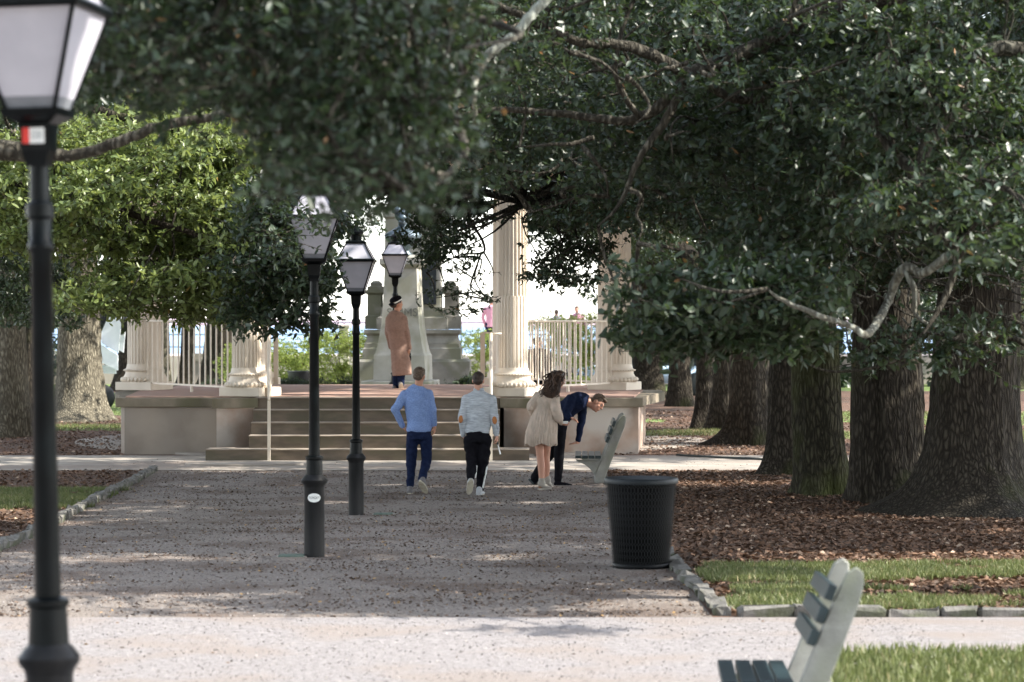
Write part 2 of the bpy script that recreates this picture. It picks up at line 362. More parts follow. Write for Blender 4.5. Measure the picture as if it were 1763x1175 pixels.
        if s.ntw:
            o3 = obj('branches', s.tw, M_LIMB, s.t, True); o3['kind'] = 'stuff'
        else: s.tw.free()
        return s.t

# ------------------------------------------------------------------ ground
YL = sorted(set([round(-30 + .5 * i, 3) for i in range(0, 190)] + [8.6, 21.3, 28.4, 39.5] + [64.5, 70, 80, 92.0]))
YL = [y for y in YL if y <= 92]
def sheet(name, Y0, Y1, xl, xr, dz, m, nx=1, **kw):
    """a strip of ground between Y0 and Y1 with its edges xl(Y), xr(Y), following the terrain"""
    ys = sorted(set([Y0, Y1] + [y for y in YL if Y0 < y < Y1])); V = []; Q = []
    for y in ys:
        a, b = xl(y), xr(y)
        for i in range(nx + 1): V.append((a + (b - a) * i / nx, y, gz(y) + dz))
    k = nx + 1
    for j in range(len(ys) - 1):
        for i in range(nx): Q.append((j * k + i, j * k + i + 1, (j + 1) * k + i + 1, (j + 1) * k + i))
    o = quadmesh(name, V, Q, None, m); tag(o, kind='structure', **kw); return o
sheet('ground', -30, 92, lambda y: -60, lambda y: 60, 0, M_MULCH)
PL = lambda y: float(np.interp(y, [0, 16, 22, 29, 37, 50], [-4.15, -4.2, -4.4, -4.93, -5.16, -5.3]))
PR = lambda y: 1.28
sheet('main_path', 16.2, 37.1, PL, PR, .004, M_GRAV)
sheet('cross_path', -5, 14.3, lambda y: -16, lambda y: 1.62 + .05 * math.sin(y * 2), .008, M_GRAVW)
sheet('side_path', 14.3, 16.25, lambda y: -16, lambda y: 14, .008, M_GRAVW)
sheet('pavement', 37.05, 40.7, lambda y: -14, lambda y: 6.2, .012, M_CONC)
# worn apron of concrete round the bandstand, with a low curved kerb
BC = -2.13; BY = 41.1
bm = bmesh.new(); prism(bm, [(BC + 5.6 * math.cos(a), 45.6 + 5.6 * math.sin(a)) for a in np.linspace(0, 2 * math.pi, 49)[:-1]], -.2, -.125)
o = obj('apron', bm, M_CONC); tag(o, kind='structure')
bm = bmesh.new(); prism(bm, [(BC - 1.9 + .9 * math.cos(a) * 1.0, 38.5 + .5 * math.sin(a)) for a in np.linspace(0, 2 * math.pi, 25)[:-1]], -.3, -.15)
tag(obj('stone_slab', bm, M_CONC), 'low pale oval concrete slab lying in the path before the bandstand steps', 'slab')

# grass strips : soil sheets and blades
def blades(name, spec, n, label=None):
    """spec: function(n)-> x,y,keep"""
    x, y = spec(n); n = len(x); z = np.interp(y, KY, KZ) + .004
    h = (.035 + .04 * RNG.random(n)); a = RNG.random(n) * 6.283; wd = .004 + .004 * RNG.random(n)
    dx, dy = np.cos(a) * wd, np.sin(a) * wd; lx, ly = RNG.normal(size=n) * .02, RNG.normal(size=n) * .02
    V = np.stack([np.stack([x - dx, y - dy, z], 1), np.stack([x + dx, y + dy, z], 1), np.stack([x + dx * .6 + lx * .5, y + dy * .6 + ly * .5, z + h * .6], 1), np.stack([x + lx, y + ly, z + h], 1)], 1).reshape(-1, 3)
    Q = (np.arange(n)[:, None] * 4 + [0, 1, 2, 3]); t = np.clip(.5 * vnoise(x * 2, y * 2, 3) + .5 * RNG.random(n), 0, .96); t = np.where(RNG.random(n) < .05, 1., t)
    o = quadmesh(name, V, Q, t, M_GRASS); tag(o, 'short green grass growing in patches between the leaf litter', 'grass', kind='stuff'); return o
def patch(x0, x1, y0, y1, thr=.42, seed=1, edge=.35):
    def f(n):
        x = x0 + (x1 - x0) * RNG.random(n); y = y0 + (y1 - y0) * RNG.random(n)
        e = np.minimum(np.minimum(y - y0, y1 - y), np.minimum(x - x0, x1 - x)) / edge
        k = vnoise(x * 1.1, y * 1.7, seed) + np.clip(e, 0, 1) * .25 - .12 > thr
        return x[k], y[k]
    return f
def both(fs):
    def f(n):
        xs, ys = [], []
        for g, fr in fs:
            a, b = g(int(n * fr)); xs.append(a); ys.append(b)
        return np.concatenate(xs), np.concatenate(ys)
    return f
blades('grass', both([(patch(1.4, 10, 18.6, 20.4, .5, 1), .24), (patch(1.38, 10, 16.55, 18.45, .54, 2), .28), (patch(1.62, 7, 8.0, 14.35, .38, 4, .1), .2),
                      (patch(-9, -4.85, 29.0, 32.8, .42, 5), .13), (patch(6, 16, 44.5, 49, .4, 6), .06), (patch(7, 18, 52, 59, .4, 7), .04),
                      (patch(2.3, 5, 47, 50, .45, 9), .015), (patch(-16, -6.3, 49.5, 52, .35, 10), .03), (patch(-18, -6, 57, 75, .35, 11), .07)]), 330000)
sheet('lawn_soil', 8, 14.29, lambda y: 1.62 + .05 * math.sin(y * 2), lambda y: 14, .004, M_DIRT)
M_LAWN = mat('distant lawn', (.1, .15, .035), .95, (.17, .24, .06), 6, .5, 40)
for i, (a, b, c, d) in enumerate([(-18, -6.4, 49.5, 52), (-22, -6.2, 57.5, 76), (6, 20, 44.5, 49), (7, 24, 52, 60), (-4, 3, 53.5, 55.5), (-40, 40, 78, 92)]):
    sheet('lawn', c, d, lambda y, a=a: a + .3 * math.sin(y * 1.7), lambda y, b=b: b + .3 * math.sin(y * 1.3), .006, M_LAWN)
# leaf litter chips : real little curled pieces
def chips(name, m, gen, n, size, lab, cat, lift=.01):
    x, y = gen(n); n = len(x); z = np.interp(y, KY, KZ) + .006 + RNG.random(n) * lift
    c = np.stack([x, y, z], 1); a = RNG.normal(size=(n, 3)) * [1, 1, .28]; a = unit(a); nr = unit(RNG.normal(size=(n, 3)) * [.55, .55, .2] + [0, 0, 1]); b = unit(np.cross(a, nr))
    s = size * (.5 + RNG.random((n, 1)) * 1.1); wv = .2 + .25 * RNG.random((n, 1))
    V = np.stack([c - a * s * .5, c - b * s * wv + nr * s * .08, c + a * s * .5, c + b * s * wv + nr * s * .1], 1).reshape(-1, 3)
    V[:, 2] = np.maximum(V[:, 2], np.repeat(z, 4) - .004)
    t = np.clip(RNG.random(n) * .96, 0, .96); t = np.where(RNG.random(n) < .05, 1., t)
    o = quadmesh(name, V, np.arange(n)[:, None] * 4 + [0, 1, 2, 3], t, m); tag(o, lab, cat, kind='stuff')
def uni(x0, x1, y0, y1, px=1, thr=-1, seed=0):
    def f(n):
        y = y0 + (y1 - y0) * RNG.random(n) ** px; x = x0 + (x1 - x0) * RNG.random(n)
        k = vnoise(x * .9, y * 2.2, seed) > thr
        return x[k], y[k]
    return f
def bedL(n):
    y = 21 + 16 * RNG.random(n) ** 1.2; x = -4.6 - 5 * RNG.random(n); k = x < np.interp(y, [22, 29, 37], [-4.5, -5.05, -5.26]); return x[k], y[k]
chips('leaf_litter', M_LIT, both([(uni(1.36, 7.5, 16.5, 37, 1.25), .55), (bedL, .15), (uni(1.6, 14, 40.7, 60, 1.3), .16), (uni(-15, -6.2, 40.7, 56, 1.2), .1)]), 160000, .05, 'brown and russet dead leaves and bark chips covering the beds under the oaks', 'leaf litter', .02)
chips('path_litter', M_DRY, both([(uni(-5, 1.27, 16.3, 37, 1.2, .5, 21), .6), (uni(-5, 1.27, 16.3, 37, 1.2), .2), (uni(-6, 5, 37, 40.5, 1, .55, 3), .08), (uni(-3.5, 3, 9, 16, 1, -1), .004)]), 48000, .024, 'small brown dead leaves scattered over the gravel path', 'leaf litter', .004)
def peb(n): 
    y = 10 + 27 * RNG.random(n) ** 1.6; x = -6 + 8.5 * RNG.random(n); return x[(x < 1.25) | ((y > 14.3) & (y < 16.2)) | (y < 14.2)], y[(x < 1.25) | ((y > 14.3) & (y < 16.2)) | (y < 14.2)]
chips('gravel', M_PEB, peb, 110000, .013, 'pale crushed gravel stones strewn over the paths', 'gravel', .004)

# sea wall promenade, sea, far shore
tag(quadmesh('sea', [(-6000, 92.5, -2), (6000, 92.5, -2), (6000, 9500, -2), (-6000, 9500, -2)], [(0, 1, 2, 3)], None, mat('sea water', (.17, .26, .4), .6, (.24, .33, .46), .05, .6, .8, spec=.1, bdist=.3)), kind='structure')
bm = bmesh.new(); box(bm, (0, 89.2, .2), (120, 5.6, 1.3))
tag(obj('promenade', bm, mat('promenade paving', (.6, .52, .5), .9, (.5, .42, .41), 1.5)), kind='structure')
rl = thing('sea_railing', 'dark triple bar railing along the raised sea wall behind the monument', 'railing', (0, 90.6, .85))
M_RL = mat('dark railing', (.05, .1, .12), .5)
for z in (.26, .70, 1.12):
    bm = bmesh.new(); tube(bm, [(-30, 0, z), (30, 0, z)], .022, 6); obj('rail', bm, M_RL, rl)
for i in range(-10, 11):
    bm = bmesh.new(); tube(bm, [(i * 2.7 + .9, 0, 0), (i * 2.7 + .9, 0, 1.14)], .025, 6); obj('rail_post', bm, M_RL, rl)
for x, lab in ((592, 'pale stone pier on the sea wall between the two middle lamps'),):
    t = thing('stone_pier', lab, 'pier', (X_(x, 84), 84, -.12))
    obj('shaft', boxm((0, 0, .95), (.3, .3, 1.9), 0, .01), mat('pier stone', (.6, .55, .45), .9, (.5, .44, .36), 3, .2, 50), t); obj('cap', boxm((0, 0, 1.96), (.38, .38, .12), 0, .02), MATS['pier stone'], t)
t = thing('low_wall', 'grey moulded stone wall seen through the left railing', 'wall', (X_(395, 78), 78, -.12))
for nm, z, h, d in (('wall_base', .15, .3, .5), ('wall_panel', .6, .6, .34), ('wall_moulding', .96, .12, .46), ('wall_top', 1.09, .14, .4)):
    obj(nm, boxm((0, 0, z), (2.2, d, h), 0, .015), mat('wall stone', (.42, .38, .32), .9, (.32, .29, .24), 3, .2, 50), t)
bm = bmesh.new(); 
V = [(-3500 + i * 140, 4200, -3) for i in range(51)]; 
for i in range(50):
    h0 = 5 + 7 * float(vnoise(i * .3, 1, 5)); h1 = 5 + 7 * float(vnoise((i + 1) * .3, 1, 5)); a, b = V[i], V[i + 1]
    f = [bm.verts.new(p) for p in (a, b, (b[0], 4230, h1), (a[0], 4230, h0))]; bm.faces.new(f)
    f = [bm.verts.new(p) for p in ((b[0], 4230, h1), (a[0], 4230, h0), (a[0], 4400, -3), (b[0], 4400, -3))]; bm.faces.new(f)
tag(obj('far_shore', bm, mat('far shore land', (.4, .3, .36), .9)), kind='structure')
# ------------------------------------------------------------------ bandstand
FL = .77
bs = thing('bandstand', 'bandstand with cream fluted columns on a stucco platform with broad concrete steps', 'bandstand', (BC, BY, -.15))
def bo(name, bm, m, par=None, smooth=False, off=(0, 0, 0)):
    """bandstand parts are modelled in world coordinates and moved into their parent's frame"""
    bmesh.ops.translate(bm, verts=bm.verts, vec=(-BC - off[0], -BY - off[1], .15 - off[2]))
    o = obj(name, bm, m, par or bs, smooth)
    if par is None: o.location = off
    return o
foot = [(-4.16, 41.1), (-2.5, 41.1), (-2.5, 42.6), (2.5, 42.6), (2.5, 41.1), (4.16, 41.1), (4.5, 45.3), (4.1, 49.4), (-4.1, 49.4), (-4.5, 45.3)]
foot = [(BC + x, y) for x, y in foot]
bm = bmesh.new(); prism(bm, foot, -.3, FL - .17); bo('platform_wall', bm, M_PINK)
M_GREY = mat('shaded stucco', (.3, .26, .22), .92, (.24, .2, .165), 1.2, .25, 80, col3=(.33, .28, .23), s3=1)
bm = bmesh.new(); box(bm, (BC - 3.29, 41.085, .2), (1.62, .02, .78)); bo('wall_shade_panel', bm, M_GREY)  # shade of the left front wall, painted as a greyer sheet
for sx in (-1, 1):   # coping slabs of the front
    segs = [(-4.24, -2.42)] if sx < 0 else [(2.42, 3.4), (3.41, 4.24)]
    for a, b in segs:
        bm = bmesh.new(); box(bm, (BC + (a + b) / 2, 41.25, FL - .093), (b - a, .46, .15), 0, .012); bo('coping', bm, M_COPE)
    bm = bmesh.new(); prism(bm, [(BC + sx * x, y) for x, y in [(2.56, 40.55), (2.0, 40.9), (2.0, 42.5), (2.56, 42.5)]], -.3, FL - .172); bo('cheek_wall', bm, M_PINK)
    bm = bmesh.new(); prism(bm, [(BC + sx * x, y) for x, y in [(2.62, 40.47), (1.94, 40.88), (1.94, 42.52), (2.413, 42.52), (2.413, 41.0), (2.62, 41.0)]], FL - .168, FL - .016); bo('coping', bm, M_COPE)
    bm = bmesh.new(); prism(bm, [(BC + sx * x, y) for x, y in [(4.22, 41.5), (4.8, 44.6), (4.8, 46.0), (4.3, 46.0), (3.9, 41.5)]], FL - .168, FL - .018); bo('coping', bm, M_COPE)
# floor, gently crowned
bm = bmesh.new(); c = bm.verts.new((BC, 45.6, FL + .06)); ring = []
fl = [(-4.1, 41.2), (-2, 41.2), (0, 41.2), (2, 41.2), (4.1, 41.2), (4.45, 45.3), (4.05, 49.3), (0, 49.3), (-4.05, 49.3), (-4.45, 45.3)]
for x, y in fl: ring.append(bm.verts.new((BC + x, y, FL)))
for i in range(len(ring)): bm.faces.new((c, ring[i], ring[(i + 1) % len(ring)]))
lo_ = [bm.verts.new((v.co.x, v.co.y, FL - .14)) for v in ring]
for i in range(len(ring)): bm.faces.new((ring[i], lo_[i], lo_[(i + 1) % len(ring)], ring[(i + 1) % len(ring)]))
bo('platform_floor', bm, M_TILE)
zs = [.0, .2, .39, .58, .765]
for i, z in enumerate(zs):
    y0 = 39.6 + .33 * i; xh = 2.62 if i == 0 else 1.98
    x0, x1 = (-2.62, 2.4) if i == 0 else (-1.985, 1.935)
    zb = -.3 if i == 0 else zs[i - 1] - .05
    bm = bmesh.new(); box(bm, (BC + (x0 + x1) / 2, y0 + .285, (zb + z - .018) / 2), (x1 - x0, .56, z - .018 - zb)); st = bo('step', bm, M_RISER)
    bm = bmesh.new(); box(bm, (BC + (x0 + x1) / 2, y0 + .275 if i < 4 else y0 + .2, z - .0085), (x1 - x0, .6 if i < 4 else .45, .017), 0, .004)
    bmesh.ops.translate(bm, verts=bm.verts, vec=(-BC, -BY, .15)); obj('tread', bm, M_TREAD, st)
def column(x, y, ang, k=1.0):
    """fluted column with moulded base; ang = direction of the bandstand centre"""
    cx, cy = x, y; H = 3.42; off = (x - BC, y - BY, FL + .15)
    e = bpy.data.objects.new('column', None); C.objects.link(e); e.parent = bs; e.location = off
    bm = bmesh.new(); prism(bm, [(sx * .37 + q * math.cos(ang) * .22, sy * .37 + q * math.sin(ang) * .22) for sx, sy, q in ((-1, -1, .3), (1, -1, .3), (1, 1, .3), (-1, 1, .3))], .0, .145)
    bmesh.ops.rotate(bm, verts=bm.verts, cent=(0, 0, 0), matrix=Matrix.Rotation(R(-24) if x > BC else R(24 if False else -24), 3, 'Z')); bmesh.ops.bevel(bm, geom=bm.edges[:], offset=.008, affect='EDGES'); obj('plinth', bm, M_COL, e)
    # base mouldings
    bm = bmesh.new(); lathe(bm, [(.33, .145), (.345, .17), (.345, .2), (.315, .235), (.3, .25), (.28, .29), (.275, .33), (.3, .34), (.3, .362), (.262, .385), (.256, .42), (.248, .46)], 48); shade_auto(obj('base', bm, M_COL, e), 50)
    bm = bmesh.new()
    for i in range(30):
        a = 2 * math.pi * i / 30; r_ = bmesh.ops.create_icosphere(bm, subdivisions=1, radius=.036); 
        for v in r_['verts']: v.co = Vector((v.co.x * 1.0, v.co.y, v.co.z * 1.25)) + Vector((.335 * math.cos(a), .335 * math.sin(a), .188))
    o = obj('egg_moulding', bm, M_COL, e, True)
    bm = bmesh.new()
    for i in range(40):
        a = 2 * math.pi * i / 40; r_ = bmesh.ops.create_icosphere(bm, subdivisions=1, radius=.018)
        for v in r_['verts']: v.co = v.co + Vector((.3 * math.cos(a), .3 * math.sin(a), .351))
    o = obj('bead_moulding', bm, M_COL, e, True)
    # shaft: filled flutes low down, open flutes above
    for nm, z0, z1, dep, nf in (('lower_shaft', .46, 1.62, .013, 24), ('upper_shaft', 1.62, H, .028, 24)):
        bm = bmesh.new(); n = nf * 8; rings = []
        for z in np.linspace(z0, z1, 8):
            r0 = .246 - .028 * ((z - .46) / (H - .46)) ** 1.5; ring = []
            for i in range(n):
                ph = (i % 8) / 8.0; d = dep * max(0, math.sin(math.pi * ph)) ** .7 if ph > 0 else 0
                if nm == 'lower_shaft': d = dep if ph in (.125, .875) else (dep * .25 if ph not in (0,) else 0)
                a = 2 * math.pi * i / n; ring.append(bm.verts.new(((r0 - d) * math.cos(a), (r0 - d) * math.sin(a), z)))
            rings.append(ring)
        for a, b in zip(rings, rings[1:]):
            for i in range(n): bm.faces.new((a[i], a[(i + 1) % n], b[(i + 1) % n], b[i]))
        bm.faces.new(rings[0][::-1]); bm.faces.new(rings[-1]); obj(nm, bm, M_COL, e)
    # plain engaged pier on the inner side
    px, py = math.cos(ang) * .16, math.sin(ang) * .16
    bm = bmesh.new(); lathe(bm, [(.31, .145), (.3, .22), (.25, .3), (.26, .35), (.215, .4), (.205, .46), (.195, H)], 20, (px, py)); shade_auto(obj('engaged_pier', bm, M_COL, e), 50)
    # capital with leaves
    bm = bmesh.new(); lathe(bm, [(.22, H), (.245, H + .02), (.235, H + .05), (.24, H + .2), (.3, H + .33)], 32)
    for t_ in range(2):
        for i in range(12):
            a = 2 * math.pi * (i + .5 * t_) / 12; z = H + .05 + .13 * t_
            A = [Vector((.235 * math.cos(a + s), .235 * math.sin(a + s), z)) for s in (-.2, .2)]; B = [Vector((.29 * math.cos(a + s), .29 * math.sin(a + s), z + .13)) for s in (-.16, .16)]; T = Vector((.34 * math.cos(a), .34 * math.sin(a), z + .1))
            v = [bm.verts.new(p) for p in (A[0], A[1], B[1], B[0], T)]; bm.faces.new(v[:4]); bm.faces.new((v[3], v[2], v[4]))
    box(bm, (0, 0, H + .36), (.62, .62, .08)); obj('capital', bm, M_COL, e)
    return e
PX = dict(fl=(425, 41.45), fr=(883.5, 41.45), ol=(243, 45.3), orr=(1064, 45.3), rl=(437, 49.0), rr=(873, 49.0))
pos = {}
for k_, (x, Y) in PX.items():
    X = X_(x, Y)
    pos[k_] = (X, Y); column(X, Y, math.atan2(45.3 - Y, BC - X))
# entablature and low roof
hexo = [pos[k_] for k_ in ('fl', 'fr', 'orr', 'rr', 'rl', 'ol')]
hc = Vector((BC, 45.3))
def grow(g): return [tuple(hc + (Vector(p) - hc).normalized() * ((Vector(p) - hc).length + g)) for p in hexo]
ztop = FL + 3.82
for nm, g, z0, z1, m in (('architrave', .3, 0, .3, M_COL), ('frieze', .26, .302, .62, M_COL), ('cornice', .6, .622, .8, M_COL)):
    bm = bmesh.new(); prism(bm, grow(g), ztop + z0, ztop + z1); bo(nm, bm, m)
bm = bmesh.new(); lo2 = grow(.5); vs = []
for (q, z) in ((1, 0), (.8, .55), (.5, 1.0), (.2, 1.25)):
    vs.append([bm.verts.new((hc.x + (p[0] - hc.x) * q, hc.y + (p[1] - hc.y) * q, ztop + .802 + z)) for p in lo2])
for a, b in zip(vs, vs[1:]):
    for i in range(6): bm.faces.new((a[i], a[(i + 1) % 6], b[(i + 1) % 6], b[i]))
bm.faces.new(vs[0][::-1]); bm.faces.new(vs[-1]); bo('roof', bm, mat('copper roof', (.1, .16, .13), .7))
def railing(a, b, zf, label=None):
    a = Vector((*a, 0)); b = Vector((*b, 0)); d = (b - a); Ln = d.length; d.normalize()
    a2 = a + d * .3; b2 = b - d * .3; Ln2 = (b2 - a2).length
    e = bpy.data.objects.new('railing', None); C.objects.link(e); e.parent = bs; e.location = (a2.x - BC, a2.y - BY, zf + .15); e.rotation_euler = (0, 0, math.atan2(d.y, d.x))
    L_ = Ln2
    bm = bmesh.new(); tube(bm, spline([(-.14, 0, 1.42), (-.09, 0, 1.34), (-.02, 0, 1.26), (.06, 0, 1.22), (L_ - .06, 0, 1.22), (L_ + .02, 0, 1.26), (L_ + .09, 0, 1.34), (L_ + .14, 0, 1.42)], 3), .02, 8); obj('top_rail', bm, M_RAIL, e, True)
    obj('bottom_rail', boxm((L_ / 2, 0, .13), (L_, .035, .03)), M_RAIL, e)
    n = 17
    me = None
    for i in range(n + 1):
        x = L_ * i / n
        if me is None:
            o = obj('baluster', boxm((0, 0, .675), (.022, .022, 1.07)), M_RAIL, e); me = o.data
        else: o = link(bpy.data.objects.new('baluster', me), e)
        o.location.x = x
    for x in (L_ * .5, .03, L_ - .03): obj('rail_foot', boxm((x, 0, .055), (.04, .04, .118)), M_RAIL, e)
railing(pos['ol'], pos['fl'], FL); railing(pos['fr'], pos['orr'], FL)
railing(pos['rr'], pos['orr'], FL)
for sx, lab in ((-1, 0), (1, 0)):
    xu = X_(463, 41.2) if sx < 0 else X_(845.5, 41.2)
    e = bpy.data.objects.new('handrail', None); C.objects.link(e); e.parent = bs; e.location = (xu - BC, 41.2 - BY, FL + .15)
    tp = Z_(575, 41.2) - FL
    obj('rail_post', boxm((0, 0, tp / 2), (.062, .062, tp)), M_RAIL, e)
    dxb = X_(463 if sx < 0 else 845.5, 39.45) - xu; obj('rail_post', boxm((dxb, -1.75, -.48), (.045, .05, .93)), M_RAIL, e)
    bm = bmesh.new(); tube(bm, [(dxb, -1.75, 0), (0, -.04, tp)], .022, 8); obj('sloping_rail', bm, M_RAIL, e, True)
    bm = bmesh.new(); tube(bm, [(0, 0, tp), (sx * .17, .0, tp)], .015, 8); obj('return_rail', bm, M_RAIL, e, True)
    xr = X_(475 if sx < 0 else 831, 48.9)
    e = bpy.data.objects.new('rear_handrail', None); C.objects.link(e); e.parent = bs; e.location = (xr - BC, 48.9 - BY, FL + .15)
    obj('rail_post', boxm((0, 0, .5), (.09, .06, 1.0)), M_RAIL, e); obj('return_rail', boxm((sx * .15, 0, 1.0), (.3, .04, .03)), M_RAIL, e)

# ------------------------------------------------------------------ monuments
def loft(bm, secs):
    """secs: (halfx, halfy, z)"""
    rs = [[bm.verts.new((sx * a, sy * b, z)) for sx, sy in ((-1, -1), (1, -1), (1, 1), (-1, 1))] for a, b, z in secs]
    for a, b in zip(rs, rs[1:]):
        for i in range(4): bm.faces.new((a[i], a[(i + 1) % 4], b[(i + 1) % 4], b[i]))
    bm.faces.new(rs[0][::-1]); bm.faces.new(rs[-1])
def text(s, size, loc, rot, m, parent, name='lettering', ext=.01):
    cu = bpy.data.curves.new(name, 'FONT'); cu.body = s; cu.size = size; cu.extrude = ext; cu.align_x = 'CENTER'; cu.align_y = 'CENTER'
    t = bpy.data.objects.new('tmp', cu); C.objects.link(t); dg = bpy.context.evaluated_depsgraph_get(); me = bpy.data.meshes.new_from_object(t.evaluated_get(dg))
    bpy.data.objects.remove(t); me.name = name; me.materials.clear(); me.materials.append(m)
    o = link(bpy.data.objects.new(name, me), parent); o.location = loc; o.rotation_euler = rot; return o
MY = 56.0; sM = F / MY
mx = X_(694, MY); zg = -.12
def zz(y, Y=MY): return Z_(y, Y) - zg
bust = thing('bust_monument', 'pale green granite pedestal with flared base carrying a dark bronze bust', 'monument', (mx, MY, zg), R(-6))
hw = lambda px: .93 * px / sM
obj('plinth', boxm((-.05, 0, zz(655) / 2), (2 * hw(63), 1.7, zz(655)), 0, .02), M_MON, bust)
bm = bmesh.new(); loft(bm, [(hw(48), .6, zz(654.5)), (hw(47), .59, zz(612)), (hw(44), .56, zz(607)), (hw(40), .5, zz(590)), (hw(35), .45, zz(560)), (hw(32), .41, zz(520)), (hw(30), .38, zz(470)), (hw(29.5), .375, zz(463))]); obj('pedestal', bm, M_MON, bust)
bm = bmesh.new(); loft(bm, [(hw(31), .4, zz(462.5)), (hw(38), .5, zz(456)), (hw(38), .5, zz(447)), (hw(30), .4, zz(440))]); obj('cap', bm, M_MON, bust)
text('SIMMS', .25, (0.05, -.475, zz(539)), (R(84), 0, 0), M_LETTER, bust)
text('1806  1870', .09, (0.0, -.597, zz(632)), (R(89), 0, 0), MATS['pale green granite'], bust, ext=.004)
bm = bmesh.new()
lathe(bm, [(hw(22), zz(440)), (hw(14), zz(436)), (hw(12), zz(430)), (hw(20), zz(424)), (hw(34), zz(412)), (hw(35), zz(404)), (hw(20), zz(396)), (hw(9), zz(390)), (hw(9), zz(382)), (hw(15), zz(376)), (hw(16.5), zz(364)), (hw(14), zz(352)), (hw(6), zz(347))], 20)
for v in bm.verts: v.co.y *= .75
ob_ = obj('bust', bm, M_BRONZE, bust, True)
bm = bmesh.new()
for p, r in (((0, -.17, zz(376)), .09), ((.03, -.2, zz(366)), .04), ((-.12, -.05, zz(362)), .12), ((.13, -.02, zz(358)), .12), ((0, .03, zz(350)), .15), ((0, -.12, zz(383)), .1)):
    r_ = bmesh.ops.create_icosphere(bm, subdivisions=2, radius=r)
    for v in r_['verts']: v.co += Vector(p) + Vector((random.gauss(0, .01), random.gauss(0, .01), random.gauss(0, .01)))
obj('hair_and_beard', bm, M_BRONZE, bust, True)
LY = 62.0; sL = F / LY; lx = X_(712, LY)
lm = thing('memorial', 'large grey stepped granite monument with pilasters behind the pale bust pedestal', 'monument', (lx, LY, zg))
def zl(y): return Z_(y, LY) - zg
hl = lambda px: px / sL
def lt(nm, secs, cx=0, cy=0, m=None):
    bm = bmesh.new(); loft(bm, [(hl(a), b, zl(y)) for a, b, y in secs]); bmesh.ops.translate(bm, verts=bm.verts, vec=(hl(cx), cy, 0)); return obj(nm, bm, m or M_MON2, lm)
bm = bmesh.new(); loft(bm, [(hl(97), 1.4, 0), (hl(97), 1.4, zl(660))]); obj('lowest_step', bm, M_MON2, lm)
lt('broad_step', [(98, 1.35, 659.5), (98, 1.35, 622), (92, 1.3, 618)], m=M_MON2)
lt('plinth_course', [(83, 1.2, 617.5), (83, 1.2, 600), (80, 1.15, 598), (80, 1.15, 592)])
lt('moulded_course', [(80, 1.1, 591.5), (76, 1.05, 582), (76, 1.05, 578), (81, 1.12, 574), (81, 1.12, 568)])
lt('central_block', [(60, 1.0, 567.5), (60, 1.0, 548), (54, .9, 545), (52, .9, 530)])
lt('inscribed_shaft', [(48, .85, 529.5), (46, .85, 380), (50, .9, 376), (50, .9, 360)], m=M_MON)
lt('bronze_panel', [(19, .04, 525), (19, .04, 440)], 22, -.89, mat('dark bronze panel', (.025, .03, .035), .5, metal=.4))
for sx in (-1, 1):
    lt('side_pier', [(16, .4, 567), (16, .4, 545), (12, .36, 543), (12, .36, 508)], sx * 66)
    lt('pier_cap', [(12, .36, 507.8), (17, .42, 505), (17, .42, 500)], sx * 66)
    lt('pier_finial', [(14, .36, 499.8), (14, .36, 494), (9, .3, 493), (9, .3, 488), (5, .2, 484)], sx * 64)

